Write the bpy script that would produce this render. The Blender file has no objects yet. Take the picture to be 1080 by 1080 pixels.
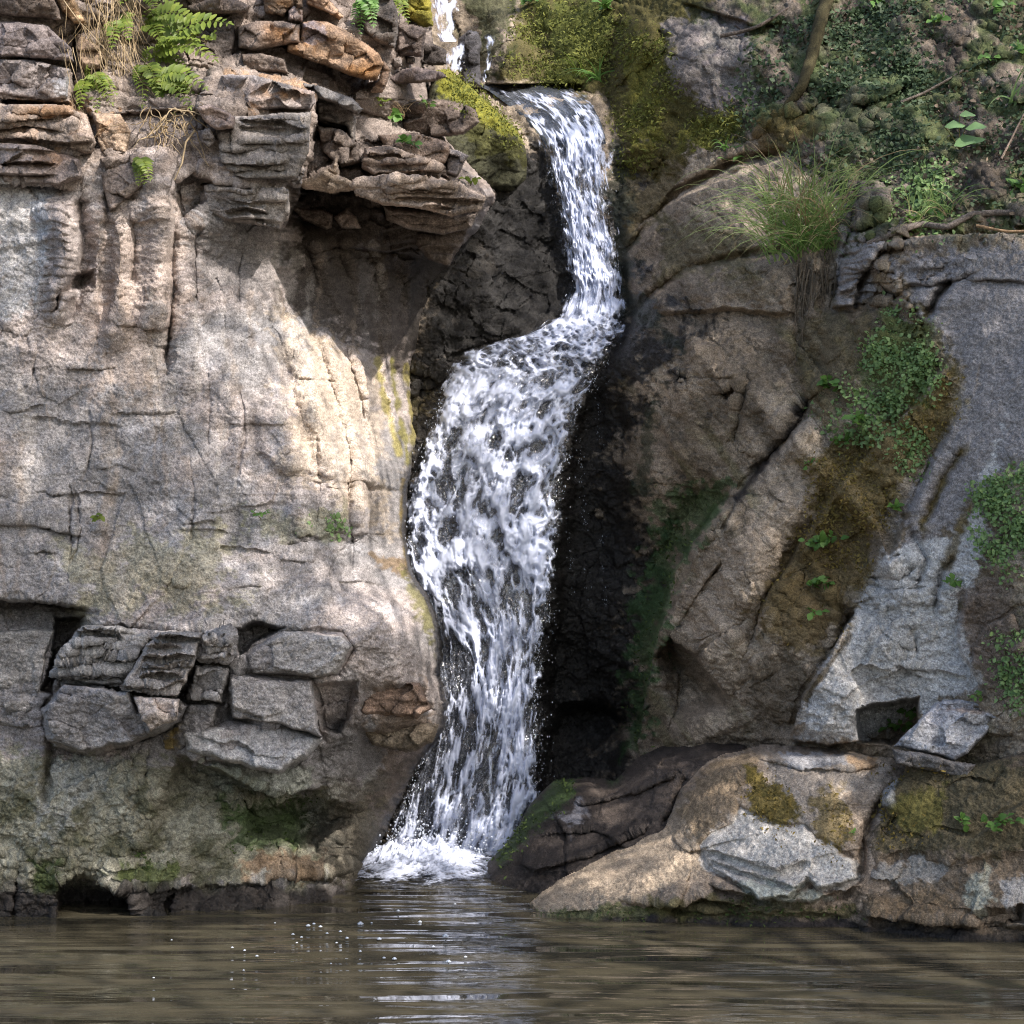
import bpy, math, random
import numpy as np
from mathutils import Vector

rng = np.random.default_rng(11)
random.seed(11)
scene = bpy.context.scene
COL = scene.collection
f32 = np.float32

# ---------------------------------------------------------------- geometry of the view (metres)
FOC, CU, HV = 2160.0, 540.0, 581.0        # focal length, centre column and horizon row of a 1080 px frame
CAM_Y, CAM_Z = -9.0, 1.6
STEP = 1.12                               # spacing of surface vertices, in 1/240 m at the cliff


def place(u, v, d):
    """World position of a point seen in column u, row v at distance d."""
    return ((u - CU) / FOC * d, d + CAM_Y, CAM_Z + (HV - v) / FOC * d)


# ---------------------------------------------------------------- noise
LAT = rng.random(64 * 64 * 64).astype(f32)


def vn(x, y, z):
    x = np.asarray(x, f32); y = np.asarray(y, f32); z = np.asarray(z, f32)
    xi = np.floor(x); yi = np.floor(y); zi = np.floor(z)
    fx = x - xi; fy = y - yi; fz = z - zi
    fx = fx * fx * (3 - 2 * fx); fy = fy * fy * (3 - 2 * fy); fz = fz * fz * (3 - 2 * fz)
    x0 = xi.astype(np.int32) & 63; y0 = (yi.astype(np.int32) & 63) << 6; z0 = (zi.astype(np.int32) & 63) << 12
    x1 = (x0 + 1) & 63; y1 = (y0 + 64) & 4095; z1 = (z0 + 4096) & 262143
    a = LAT[z0 + y0 + x0]; a += (LAT[z0 + y0 + x1] - a) * fx
    b = LAT[z0 + y1 + x0]; b += (LAT[z0 + y1 + x1] - b) * fx
    a += (b - a) * fy
    c = LAT[z1 + y0 + x0]; c += (LAT[z1 + y0 + x1] - c) * fx
    d = LAT[z1 + y1 + x0]; d += (LAT[z1 + y1 + x1] - d) * fx
    c += (d - c) * fy
    return a + (c - a) * fz


def turn(x, y, z):
    """Rotate the sampling lattice so that no octave lines up with the axes."""
    return .80 * x + .48 * y + .36 * z, -.60 * x + .64 * y + .48 * z, -.60 * y + .80 * z


def fbm(x, y, z, o=4, g=0.5):
    s = 0; a = 1.0; t = 0
    for i in range(o):
        x, y, z = turn(x, y, z)
        k = 2.03 ** i
        s = s + a * vn(x * k + 17.3 * i, y * k + 5.1 * i, z * k + 9.7 * i); t += a; a *= g
    return s / t                           # 0..1, mean .5


def ridged(x, y, z, o=4, g=0.55):
    s = 0; a = 1.0; t = 0
    for i in range(o):
        x, y, z = turn(x, y, z)
        k = 2.03 ** i
        s = s + a * (1 - abs(2 * vn(x * k + 7.3 * i, y * k + 15.1 * i, z * k + 3.7 * i) - 1)); t += a; a *= g
    return s / t


def sm(x, a=0.0, b=1.0):
    t = np.clip((x - a) / (b - a), 0, 1)
    return t * t * (3 - 2 * t)


def cells(x, y, seed=0):
    """2-D cell noise: (random value, offset x, offset y, gap to the next cell) per point."""
    xi = np.floor(x).astype(np.int32); yi = np.floor(y).astype(np.int32)
    d1 = np.full(x.shape, 9, f32); d2 = d1.copy()
    r = np.zeros(x.shape, f32); ox = r.copy(); oy = r.copy(); r2 = r.copy(); r3 = r.copy()
    for j in (-1, 0, 1):
        for i in (-1, 0, 1):
            cx = xi + i; cy = yi + j
            h = ((cx & 63) + ((cy & 63) << 6) + seed * 4096) & 262143
            px = cx + LAT[h]; py = cy + LAT[(h + 70001) & 262143]
            dx = (x - px).astype(f32); dy = (y - py).astype(f32)
            dd = dx * dx + dy * dy
            n = dd < d1
            d2 = np.where(n, d1, np.minimum(d2, dd))
            d1 = np.where(n, dd, d1)
            r = np.where(n, LAT[(h + 31337) & 262143], r)
            r2 = np.where(n, LAT[(h + 91337) & 262143], r2)
            r3 = np.where(n, LAT[(h + 151337) & 262143], r3)
            ox = np.where(n, dx, ox); oy = np.where(n, dy, oy)
    return r, ox * (r2 - .5), oy * (r3 - .5), np.sqrt(d2) - np.sqrt(d1)


def rbf(pts, U, V):
    """Thin-plate surface through the control points (u, v, d), on a coarse grid, then refined."""
    p = np.array(pts, float)
    n = len(p)
    q = p[:, :2] / 300.0

    def phi(r2):
        return np.where(r2 > 1e-9, 0.5 * r2 * np.log(np.maximum(r2, 1e-9)), 0)
    K = phi(((q[:, None] - q[None]) ** 2).sum(-1)) + np.eye(n) * 2e-3
    A = np.zeros((n + 3, n + 3)); A[:n, :n] = K; A[:n, n] = 1; A[:n, n + 1:] = q; A[n, :n] = 1; A[n + 1:, :n] = q.T
    w = np.linalg.solve(A, np.concatenate([p[:, 2], np.zeros(3)]))
    u0, u1, v0, v1 = U.min(), U.max(), V.min(), V.max()
    gu = np.linspace(u0, u1, max(3, int((u1 - u0) / 9) + 2)); gv = np.linspace(v0, v1, max(3, int((v1 - v0) / 9) + 2))
    GU, GV = np.meshgrid(gu / 300, gv / 300)
    G = w[n] + w[n + 1] * GU + w[n + 2] * GV
    for i in range(n):
        G += w[i] * phi((GU - q[i, 0]) ** 2 + (GV - q[i, 1]) ** 2)
    fu = (U - u0) / (gu[1] - gu[0]); fv = (V - v0) / (gv[1] - gv[0])
    iu = np.clip(fu.astype(int), 0, len(gu) - 2); iv = np.clip(fv.astype(int), 0, len(gv) - 2)
    a = fu - iu; b = fv - iv
    return ((G[iv, iu] * (1 - a) + G[iv, iu + 1] * a) * (1 - b) + (G[iv + 1, iu] * (1 - a) + G[iv + 1, iu + 1] * a) * b).astype(f32)


def line_dist(U, V, pts):
    """(distance, signed side: + on the right-hand/lower side of a line drawn left to right, position 0..1)."""
    best = np.full(U.shape, 1e9, f32); side = np.zeros(U.shape, f32); tt = np.zeros(U.shape, f32)
    P = np.array(pts, float)
    L = np.hypot(*(P[1:] - P[:-1]).T); T = np.concatenate([[0], np.cumsum(L)]); tot = T[-1]
    for i in range(len(P) - 1):
        ax, ay = P[i]; bx, by = P[i + 1]
        ex, ey = bx - ax, by - ay
        l2 = ex * ex + ey * ey
        t = ((U - ax) * ex + (V - ay) * ey) / l2
        tc = np.clip(t, 0, 1)
        dx = U - ax - tc * ex; dy = V - ay - tc * ey
        d = np.sqrt(dx * dx + dy * dy)
        n = d < best
        best = np.where(n, d, best)
        s = (ex * (V - ay) - ey * (U - ax)) / math.sqrt(l2)
        side = np.where(n, s, side)
        tt = np.where(n, (T[i] + t * L[i]) / tot, tt)
    return best, side, tt


def poly_sd(U, V, pts):
    """Signed distance to a closed outline, positive inside."""
    P = np.array(pts, float)
    best = np.full(U.shape, 1e9, f32); ins = np.zeros(U.shape, bool)
    n = len(P)
    for i in range(n):
        ax, ay = P[i]; bx, by = P[(i + 1) % n]
        ex, ey = bx - ax, by - ay
        l2 = max(ex * ex + ey * ey, 1e-6)
        t = np.clip(((U - ax) * ex + (V - ay) * ey) / l2, 0, 1)
        d = (U - ax - t * ex) ** 2 + (V - ay - t * ey) ** 2
        best = np.minimum(best, d)
        if ay != by:
            c = ((ay > V) != (by > V)) & (U < (bx - ax) * (V - ay) / (by - ay) + ax)
            ins ^= c
    best = np.sqrt(best)
    return np.where(ins, best, -best)


# nearest rock surface along each direction, so that plants can be stood on it
ZU0, ZV0, ZS = -100, -100, 2.0
ZB = np.full((580, 640), 99.0, f32)


def zmark(U, V, D):
    iu = np.round((U - ZU0) / ZS).astype(int); iv = np.round((V - ZV0) / ZS).astype(int)
    ok = (iu >= 0) & (iu < 640) & (iv >= 0) & (iv < 580)
    np.minimum.at(ZB, (iv[ok], iu[ok]), D[ok])


def zat(u, v, r=3):
    iu = int(round((u - ZU0) / ZS)); iv = int(round((v - ZV0) / ZS))
    w = ZB[max(iv - r, 0):iv + r + 1, max(iu - r, 0):iu + r + 1]
    return float(np.median(w))


# ---------------------------------------------------------------- linking
def mesh_from(name, verts, faces, mat, smooth=True, parent=None, origin=None):
    """Link one mesh object; faces is an (n,k) array or a list of tuples."""
    me = bpy.data.meshes.new(name)
    v = np.asarray(verts, float)
    if origin is not None:
        v = v - np.asarray(origin, float)
    if isinstance(faces, np.ndarray):
        k = faces.shape[1]; nf = len(faces)
        me.vertices.add(len(v)); me.vertices.foreach_set('co', v.astype(f32).ravel())
        me.loops.add(nf * k); me.loops.foreach_set('vertex_index', faces.astype(np.int32).ravel())
        me.polygons.add(nf); me.polygons.foreach_set('loop_start', np.arange(0, nf * k, k, dtype=np.int32))
        me.polygons.foreach_set('loop_total', np.full(nf, k, dtype=np.int32))
        me.update(calc_edges=True)
    else:
        me.from_pydata([tuple(p) for p in v], [], faces)
    me.polygons.foreach_set('use_smooth', np.full(len(me.polygons), smooth, dtype=bool))
    if mat is not None:
        me.materials.append(mat)
    o = bpy.data.objects.new(name, me); COL.objects.link(o)
    if origin is not None:
        o.location = origin
    if parent is not None:
        o.parent = parent
        if origin is None:
            o.matrix_parent_inverse = parent.matrix_world.inverted()
    return o


def attr(o, name, vals, typ='FLOAT'):
    a = o.data.attributes.new(name, typ, 'POINT')
    if typ == 'FLOAT':
        a.data.foreach_set('value', np.asarray(vals, f32).ravel())
    else:
        c = np.ones((len(vals), 4), f32); c[:, :3] = vals
        a.data.foreach_set('color', c.ravel())


def tag(o, label=None, cat=None, group=None, kind=None):
    if label: o['label'] = label
    if cat: o['category'] = cat
    if group: o['group'] = group
    if kind: o['kind'] = kind
    return o


def empty(name, loc, label, cat, group=None):
    o = bpy.data.objects.new(name, None); COL.objects.link(o)
    o.location = loc; o.empty_display_size = .1
    return tag(o, label, cat, group)


def child(name, verts, faces, mat, parent, smooth=True):
    """A part: vertices given in world space, stored relative to its thing."""
    L = np.array(parent.location)
    me_o = mesh_from(name, np.asarray(verts, float) - L, faces, mat, smooth)
    me_o.parent = parent
    return me_o


# ---------------------------------------------------------------- materials
def new_mat(name):
    m = bpy.data.materials.new(name); m.use_nodes = True
    nt = m.node_tree
    b = nt.nodes['Principled BSDF']
    return m, nt, b


def N(nt, t, **kw):
    n = nt.nodes.new(t)
    for k, v in kw.items():
        if k in ('_in',):
            for a, b in v.items(): n.inputs[a].default_value = b
        else:
            setattr(n, k, v)
    return n


def rock_material(name, grain=1.0, bump=0.6):
    m, nt, b = new_mat(name)
    L = nt.links.new
    tc = N(nt, 'ShaderNodeNewGeometry')
    at = N(nt, 'ShaderNodeAttribute', attribute_name='tint')
    ar = N(nt, 'ShaderNodeAttribute', attribute_name='dry')
    n1 = N(nt, 'ShaderNodeTexNoise', _in={'Scale': 115.0, 'Detail': 4.0, 'Roughness': .65})
    n2 = N(nt, 'ShaderNodeTexNoise', _in={'Scale': 250.0, 'Detail': 2.0, 'Roughness': .7})
    L(tc.outputs['Position'], n1.inputs['Vector']); L(tc.outputs['Position'], n2.inputs['Vector'])
    r1 = N(nt, 'ShaderNodeMapRange', _in={1: .36, 2: .64, 3: 1 - .38 * grain, 4: 1 + .36 * grain})
    r2 = N(nt, 'ShaderNodeMapRange', _in={1: .3, 2: .7, 3: 1 - .3 * grain, 4: 1 + .3 * grain})
    L(n1.outputs['Fac'], r1.inputs[0]); L(n2.outputs['Fac'], r2.inputs[0])
    mu = N(nt, 'ShaderNodeMath', operation='MULTIPLY'); L(r1.outputs[0], mu.inputs[0]); L(r2.outputs[0], mu.inputs[1])
    mx = N(nt, 'ShaderNodeVectorMath', operation='SCALE'); L(at.outputs['Color'], mx.inputs[0]); L(mu.outputs[0], mx.inputs['Scale'])
    L(mx.outputs[0], b.inputs['Base Color'])
    rr = N(nt, 'ShaderNodeMapRange', _in={1: 0., 2: 1., 3: .32, 4: .92}); L(ar.outputs['Fac'], rr.inputs[0])
    L(rr.outputs[0], b.inputs['Roughness'])
    sp = N(nt, 'ShaderNodeMapRange', _in={1: 0., 2: 1., 3: .28, 4: .18}); L(ar.outputs['Fac'], sp.inputs[0])
    L(sp.outputs[0], b.inputs['Specular IOR Level'])
    ad = N(nt, 'ShaderNodeMath', operation='ADD'); L(n1.outputs['Fac'], ad.inputs[0]); L(n2.outputs['Fac'], ad.inputs[1])
    bp = N(nt, 'ShaderNodeBump', _in={'Strength': bump, 'Distance': .012}); L(ad.outputs[0], bp.inputs['Height'])
    L(bp.outputs[0], b.inputs['Normal'])
    return m


def leaf_material(name, c1, c2, rough=.5, trans=.35):
    m, nt, b = new_mat(name)
    L = nt.links.new
    g = N(nt, 'ShaderNodeNewGeometry')
    n = N(nt, 'ShaderNodeTexNoise', _in={'Scale': 9.0, 'Detail': 3.0}); L(g.outputs['Position'], n.inputs['Vector'])
    ad = N(nt, 'ShaderNodeMath', operation='ADD'); L(g.outputs['Random Per Island'], ad.inputs[0]); L(n.outputs['Fac'], ad.inputs[1])
    r = N(nt, 'ShaderNodeMapRange', _in={1: .35, 2: 1.35, 3: 0., 4: 1.}); L(ad.outputs[0], r.inputs[0])
    mx = N(nt, 'ShaderNodeMix', data_type='RGBA'); mx.inputs[6].default_value = (*c1, 1); mx.inputs[7].default_value = (*c2, 1)
    L(r.outputs[0], mx.inputs[0]); L(mx.outputs[2], b.inputs['Base Color'])
    b.inputs['Roughness'].default_value = rough
    b.inputs['Specular IOR Level'].default_value = .35
    if trans:
        t = N(nt, 'ShaderNodeBsdfTranslucent'); L(mx.outputs[2], t.inputs['Color'])
        s = N(nt, 'ShaderNodeMixShader', _in={0: trans}); L(b.outputs[0], s.inputs[1]); L(t.outputs[0], s.inputs[2])
        L(s.outputs[0], nt.nodes['Material Output'].inputs['Surface'])
    return m


ROCK = rock_material('weathered_sandstone')
DARKROCK = rock_material('wet_sandstone', .8, .5)


# ---------------------------------------------------------------- a rock surface that is carved and stained, then built
class Surf:
    def __init__(s, u0, u1, v0, v1, step=STEP, seed=0.0, warp=1.0):
        u = np.arange(u0, u1 + step, step, dtype=f32); v = np.arange(v0, v1 + step, step, dtype=f32)
        s.U, s.V = np.meshgrid(u, v)
        s.step = step; s.seed = seed
        k = seed * 13.7
        s.wu = s.U + warp * ((fbm(s.U / 38, s.V / 38, k + .5, 3) - .5) * 8 + (vn(s.U / 9, s.V / 9, k + 4.5) - .5) * 2.2)
        s.wv = s.V + warp * ((fbm(s.U / 38, s.V / 38, k + 9.5, 3) - .5) * 8 + (vn(s.U / 9, s.V / 9, k + 14.5) - .5) * 2.2)
        s.D = np.full(s.U.shape, 9.0, f32)
        s.C = np.zeros(s.U.shape + (3,), f32)
        s.R = np.ones(s.U.shape, f32)        # dryness
        s.K = np.ones(s.U.shape, f32)        # roughness of the carving
        s.M = np.ones(s.U.shape, bool)

    def box(s, pts, pad):
        p = np.array(pts, float)
        c0 = int(np.clip((p[:, 0].min() - pad - s.U[0, 0]) / s.step, 0, s.U.shape[1])); c1 = int(np.clip((p[:, 0].max() + pad - s.U[0, 0]) / s.step + 1, 0, s.U.shape[1]))
        r0 = int(np.clip((p[:, 1].min() - pad - s.V[0, 0]) / s.step, 0, s.U.shape[0])); r1 = int(np.clip((p[:, 1].max() + pad - s.V[0, 0]) / s.step + 1, 0, s.U.shape[0]))
        return (slice(r0, r1), slice(c0, c1))

    def ledge(s, pts, h, up=40, dn=40, w=2.0, out=.4):
        """A lip along the line: proud of the wall above it, cut back below it (or on its right-hand side)."""
        b = s.box(pts, max(up, dn) * 3.2)
        if s.U[b].size == 0: return
        d, sd, t = line_dist(s.wu[b], s.wv[b], pts)
        tot = float(np.hypot(*np.diff(np.array(pts, float), axis=0).T).sum())
        e = np.exp(-np.maximum(np.maximum(-t, t - 1), 0) * tot / 12.0) * np.where((t < 0) | (t > 1), np.exp(-(np.maximum(-t, t - 1)) * 12), 1)
        ends = sm(np.clip(t, 0, 1), 0, .12) * sm(1 - np.clip(t, 0, 1), 0, .12) * .92 + .08
        below = sm(sd, -w * .3, w) * np.exp(-np.maximum(sd, 0) / dn)
        above = (1 - sm(sd, -w * .3, w)) * np.exp(np.minimum(sd, 0) / up)
        s.D[b] += (h * below - h * out * above) * e * ends

    def crack(s, pts, w=2.5, h=.05):
        b = s.box(pts, w * 4 + 10)
        if s.U[b].size == 0: return
        d, sd, t = line_dist(s.wu[b], s.wv[b], pts)
        k = sm(np.clip(t, 0, 1), 0, .1) * sm(1 - np.clip(t, 0, 1), 0, .1) * .7 + .3
        s.D[b] += h * np.exp(-(d / (w * (.4 + .6 * k))) ** 2) * k

    def ridge(s, pts, w, h):
        b = s.box(pts, w * 3 + 10)
        if s.U[b].size == 0: return
        d, sd, t = line_dist(s.wu[b], s.wv[b], pts)
        k = sm(np.clip(t, 0, 1), 0, .2) * sm(1 - np.clip(t, 0, 1), 0, .2)
        s.D[b] -= h * np.exp(-(d / w) ** 2) * k

    def block(s, pts, up, tu=0., tv=0., edge=4., groove=.04, gw=2.5):
        """A block standing proud by up metres, tilted by tu/tv metres per 100 px, with a joint round it."""
        b = s.box(pts, 14)
        if s.U[b].size == 0: return
        sd = poly_sd(s.wu[b], s.wv[b], pts)
        c = np.mean(np.array(pts, float), 0)
        k = sm(sd, -1, edge)
        s.D[b] += -k * (up + tu * (s.U[b] - c[0]) / 100 + tv * (s.V[b] - c[1]) / 100) + groove * np.exp(-((sd + 1.0) / gw) ** 2)

    def hole(s, pts, h, edge=4.):
        b = s.box(pts, 14)
        if s.U[b].size == 0: return
        s.D[b] += h * sm(poly_sd(s.wu[b], s.wv[b], pts), -1, edge)

    def bump(s, u, v, ru, rv, h, ang=0.):
        c, n = math.cos(math.radians(ang)), math.sin(math.radians(ang))
        du = s.wu - u; dv = s.wv - v
        s.D -= h * np.exp(-(((du * c + dv * n) / ru) ** 2 + ((dv * c - du * n) / rv) ** 2))

    def mask(s, pts, soft=15, noise=.8, scale=14., seed=0.):
        """Soft, broken-edged area in 0..1 (whole grid)."""
        b = s.box(pts, soft * 2 + 25)
        m = np.zeros(s.U.shape, f32)
        if s.U[b].size == 0: return m
        sd = poly_sd(s.wu[b], s.wv[b], pts)
        n = fbm(s.U[b] / scale, s.V[b] / scale, seed + s.seed * 3.1 + 2.5, 4) - .5
        n2 = fbm(s.U[b] / 5, s.V[b] / 4, seed + s.seed * 2.1 + 6.5, 3, .6) - .5
        m[b] = sm(sd / soft + n * 3.2 * noise + n2 * 2.2, -.3, .55) * sm(sd, -soft * 2 - 20, -soft)
        return m

    def paint(s, pts, c, k=1., soft=15, noise=.8, scale=14., seed=0., dry=None, rough=None):
        m = s.mask(pts, soft, noise, scale, seed) * k
        s.blend(m, c, dry, rough); return m

    def stroke(s, pts, w, c, k=1., noise=.8, dry=None, rough=None, scale=10.):
        b = s.box(pts, w * 2 + 20)
        if s.U[b].size == 0: return
        d, sd, t = line_dist(s.wu[b], s.wv[b], pts)
        n = fbm(s.U[b] / scale, s.V[b] / scale, s.seed * 3.1 + 7.5, 4) - .5
        m = np.zeros(s.U.shape, f32)
        m[b] = sm(1 - d / w + n * 2.4 * noise, 0, .8) * (d < w * 1.8) * k
        s.blend(m, c, dry, rough)

    def blend(s, m, c, dry=None, rough=None):
        s.C += (np.asarray(c, f32) - s.C) * m[..., None]
        if dry is not None: s.R += (dry - s.R) * m
        if rough is not None: s.K += (rough - s.K) * m

    def points(s):
        x, y, z = place(s.U, s.V, s.D)
        return np.stack([x, y, z], -1).astype(f32)

    def normals(s, P, k=1):
        a = np.gradient(P, axis=1); b = np.gradient(P, axis=0)
        n = np.cross(a, b)
        n /= np.linalg.norm(n, axis=-1, keepdims=True) + 1e-9
        f = n[..., 1] > 0
        n[f] *= -1
        return n

    def roughen(s, P, amp=1., strata=0., pits=1., sc=1., coarse=1.):
        """Displace along the surface normal by layered 3-D noise."""
        Q = P.copy()
        for _ in range(3):
            Q[1:-1] = (Q[:-2] + 2 * Q[1:-1] + Q[2:]) / 4
            Q[:, 1:-1] = (Q[:, :-2] + 2 * Q[:, 1:-1] + Q[:, 2:]) / 4
        n = s.normals(Q)
        x, y, z = (P[..., i] * sc + s.seed * 7.7 for i in range(3))
        d = (fbm(x * 2.6, y * 2.6, z * 3.2, 3) - .5) * .10 * coarse
        d += (ridged(x * 7, y * 7, z * 10, 3) - .55) * .022 * coarse
        d += (fbm(x * 20, y * 20, z * 30, 4, .65) - .5) * .046 + (ridged(x * 13, y * 13, z * 11, 2) - .55) * .016
        g = ridged(x * 60, y * 60, z * 75, 2)
        d += (g - .5) * .012 * pits
        if np.any(strata):
            zz = z + (fbm(x * 1.2, y * 1.2, z * 1.2, 2) - .5) * .12
            q = vn(x * 1.5, y * 1.5, zz * 22); q2 = vn(x * 3 + 9, y * 3, zz * 55)
            d += strata * ((sm(q, .35, .65) - .5) * .05 + (q2 - .5) * .02)
        d = d * (.3 + .7 * sm(abs(n[..., 1]), .12, .55))
        return P + n * (d * amp * s.K)[..., None]

    def speckle(s, k=1.):
        """Grains, pits and lichen specks of the stone itself."""
        a = fbm(s.U / 3.6, s.V / 2.6, s.seed * 2.1 + 3.3, 2, .8); b = vn(s.U / 4.5, s.V / 3, s.seed * 1.7 + 8.8); c = vn(s.U / 4, s.V / 3, s.seed * 1.3 + 2.2)
        s.C *= (np.clip(1 + (a - .5) * 2.2 * k, .3, 1.9) * (1 - .5 * k * sm(b, .70, .86)) * (1 + .5 * k * sm(c, .74, .9)))[..., None]

    def build(s, name, P, mat, extra_back=None, origin=None, parent=None):
        zmark(s.U[s.M], s.V[s.M], s.D[s.M])
        s.speckle(.42)
        idx = -np.ones(s.M.shape, np.int64); idx[s.M] = np.arange(s.M.sum())
        q = np.stack([idx[:-1, :-1], idx[1:, :-1], idx[1:, 1:], idx[:-1, 1:]], -1).reshape(-1, 4)
        q = q[(q >= 0).all(1)]
        V = P[s.M]; C = s.C[s.M]; R = s.R[s.M]
        if extra_back is not None:
            nf = len(V)
            V = np.concatenate([V, extra_back[s.M]]); C = np.concatenate([C, C]); R = np.concatenate([R, R])
            q = np.concatenate([q, q[:, ::-1] + nf])
        o = mesh_from(name, V, q, mat, True, parent, origin)
        attr(o, 'tint', np.clip(C, .004, .9), 'FLOAT_COLOR'); attr(o, 'dry', R)
        return o
# ================================================================ shape of the falls (used to seat the rock behind them)
# row: height in the view, left edge, right edge, distance
FALL = [(93, 514, 602, 13.05), (104, 530, 618, 12.8), (120, 552, 630, 12.55), (138, 566, 638, 12.35), (150, 574, 639, 12.25), (175, 578, 639, 12.17),
        (200, 584, 640, 12.1), (225, 588, 644, 12.04), (250, 593, 649, 11.98), (280, 597, 652, 11.92), (305, 600, 655, 11.86), (318, 594, 656, 11.78),
        (328, 592, 656, 11.72), (338, 582, 655, 11.64), (347, 566, 653, 11.57), (356, 542, 650, 11.51), (364, 512, 645, 11.46), (374, 487, 637, 11.42), (390, 476, 628, 11.38), (415, 464, 615, 11.3),
        (440, 454, 605, 11.24), (480, 441, 597, 11.17), (520, 432, 590, 11.12), (560, 427, 585, 11.06), (600, 428, 580, 11.03), (640, 440, 577, 11.0),
        (680, 455, 571, 10.97), (720, 460, 566, 10.94), (760, 452, 567, 10.92), (800, 440, 568, 10.9), (840, 426, 567, 10.88), (880, 411, 563, 10.86), (905, 398, 556, 10.85)]
FA = np.array(FALL, float)
fall_poly = [(r[1], r[0]) for r in FALL] + [(r[2], r[0]) for r in FALL[::-1]]

# stone tints (linear reflectance); the last is for a sunlit streak
PINK = (.45, .39, .36); GREY = (.31, .295, .29); BLUE = (.36, .36, .38); PALE = (.58, .55, .52); BROWN = (.21, .165, .125)
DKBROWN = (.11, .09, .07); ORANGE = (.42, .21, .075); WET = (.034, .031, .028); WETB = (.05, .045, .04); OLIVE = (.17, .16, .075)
MOSS = (.075, .095, .018); YMOSS = (.16, .155, .026); GMOSS = (.13, .09, .032); ALGA = (.06, .12, .045); SOIL = (.115, .095, .075); LITCREAM = (.55, .45, .34)

# ================================================================ left cliff
L = Surf(-60, 525, -60, 1012, seed=1.0)
L.D[:] = rbf([(-60, -60, 9.5), (100, -60, 9.65), (250, -60, 9.95), (400, -60, 10.7), (520, -60, 11.6),
    (-60, 60, 9.4), (0, 60, 9.45), (150, 60, 9.7), (280, 60, 9.9), (400, 70, 10.5), (470, 80, 11.1),
    (-60, 130, 9.2), (0, 130, 9.2), (130, 140, 9.35), (250, 110, 9.5), (330, 110, 9.85), (430, 140, 10.5),
    (0, 250, 9.1), (60, 250, 9.08), (150, 250, 9.25), (250, 250, 9.4), (340, 240, 9.75), (400, 230, 9.75), (460, 220, 9.8), (505, 205, 10.0),
    (0, 400, 9.05), (150, 400, 9.12), (270, 350, 9.35), (350, 300, 9.85), (400, 310, 10.15), (440, 300, 10.3), (470, 300, 10.5),
    (330, 420, 9.35), (385, 430, 9.85), (425, 440, 10.55), (-60, 550, 8.95), (0, 550, 8.95), (150, 550, 8.95), (300, 550, 9.0), (380, 540, 9.35), (415, 590, 9.7),
    (-60, 640, 8.9), (150, 640, 8.85), (300, 640, 8.85), (400, 650, 9.05), (450, 670, 9.4), (0, 750, 9.02), (100, 760, 8.95), (230, 760, 8.85), (300, 750, 8.88), (400, 740, 9.1), (455, 750, 9.45),
    (-60, 880, 8.95), (0, 880, 8.97), (100, 880, 9.0), (200, 880, 9.12), (300, 870, 9.4), (380, 860, 9.75), (420, 830, 10.0),
    (-60, 965, 8.95), (0, 965, 8.98), (150, 965, 9.0), (250, 960, 9.12), (350, 950, 9.4), (390, 940, 9.8), (0, 1012, 8.9), (350, 1012, 9.3), (500, 1000, 10.5)], L.U, L.V)
U, V = L.U, L.V
# jointed bedding blocks in the upper part
for sc, su, am, sd_ in ((62, 1.9, .13, 1), (26, 1.7, .05, 2)):
    r, ox, oy, gap = cells(L.wu / (sc * su) + .15 * V / sc, L.wv / sc, sd_)
    k = sm(150 - V + (fbm(U / 60, V / 60, 3.3, 2) - .5) * 90, -30, 60) + .8 * sm(L.mask([(320, 130), (520, 190), (500, 262), (470, 320), (380, 270), (300, 300), (290, 240)], 12, .5))
    k = np.clip(k, 0, 1)
    L.D += k * ((r - .5) * am + ox * am * 1.4 + oy * am * 1.6 + .05 * np.exp(-(gap / .045) ** 2) * (am / .13))
# faint faceting over the whole face
r, ox, oy, gap = cells(L.wu / 60, L.wv / 95, 5)
L.D += .5 * ((r - .5) * .03 + ox * .09 + oy * .09)

# upper beds
L.ledge([(-60, 62), (30, 62), (76, 70)], .08, 30, 20); L.ledge([(-60, 105), (20, 107), (72, 109)], .10, 30, 25)
L.ledge([(-60, 192), (60, 197), (82, 204)], .10, 50, 25)
L.block([(-60, 112), (60, 110), (92, 120), (102, 160), (80, 166), (30, 152), (-60, 150)], .06, .0, -.05)
L.crack([(78, 0), (80, 60), (79, 108), (92, 122), (100, 165)], 3, .09)
L.ridge([(60, 205), (68, 260), (62, 345)], 14, .16); L.crack([(85, 205), (90, 265), (78, 335)], 8, .13)
for y in range(208, 330, 9):                                  # ribs of the little fluted column
    L.ledge([(44, y + 2), (60, y - 1), (78, y + 3)], .022, 5, 4, 1.2)
L.hole([(55, 345), (68, 312), (100, 302), (99, 285), (78, 288), (60, 315)], .16)
L.crack([(118, 190), (112, 300), (105, 365)], 6, .08); L.hole([(115, 222), (140, 199), (138, 180), (120, 200)], .09)
L.ridge([(165, 150), (172, 250), (160, 370)], 20, .14); L.ridge([(122, 215), (126, 300), (116, 380)], 16, .10); L.ridge([(205, 260), (200, 340), (196, 430)], 16, .06); L.crack([(184, 180), (183, 300), (177, 395)], 5, .10); L.crack([(143, 190), (142, 300)], 2.5, .04)
L.hole([(185, 192), (200, 178), (226, 190), (216, 214), (196, 236), (186, 236)], .16)
L.ledge([(205, 190), (250, 196), (300, 200), (308, 216)], .07, 25, 14)
L.ledge([(335, 96), (327, 160), (312, 215), (298, 245)][::-1], .34, 60, 70, 4)    # corner of the big buttress; the wall right of it lies deeper
L.bump(262, 268, 54, 36, -.24); L.bump(140, 420, 60, 60, .04)
L.crack([(208, 240), (206, 320)], 2.2, .04)
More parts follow.
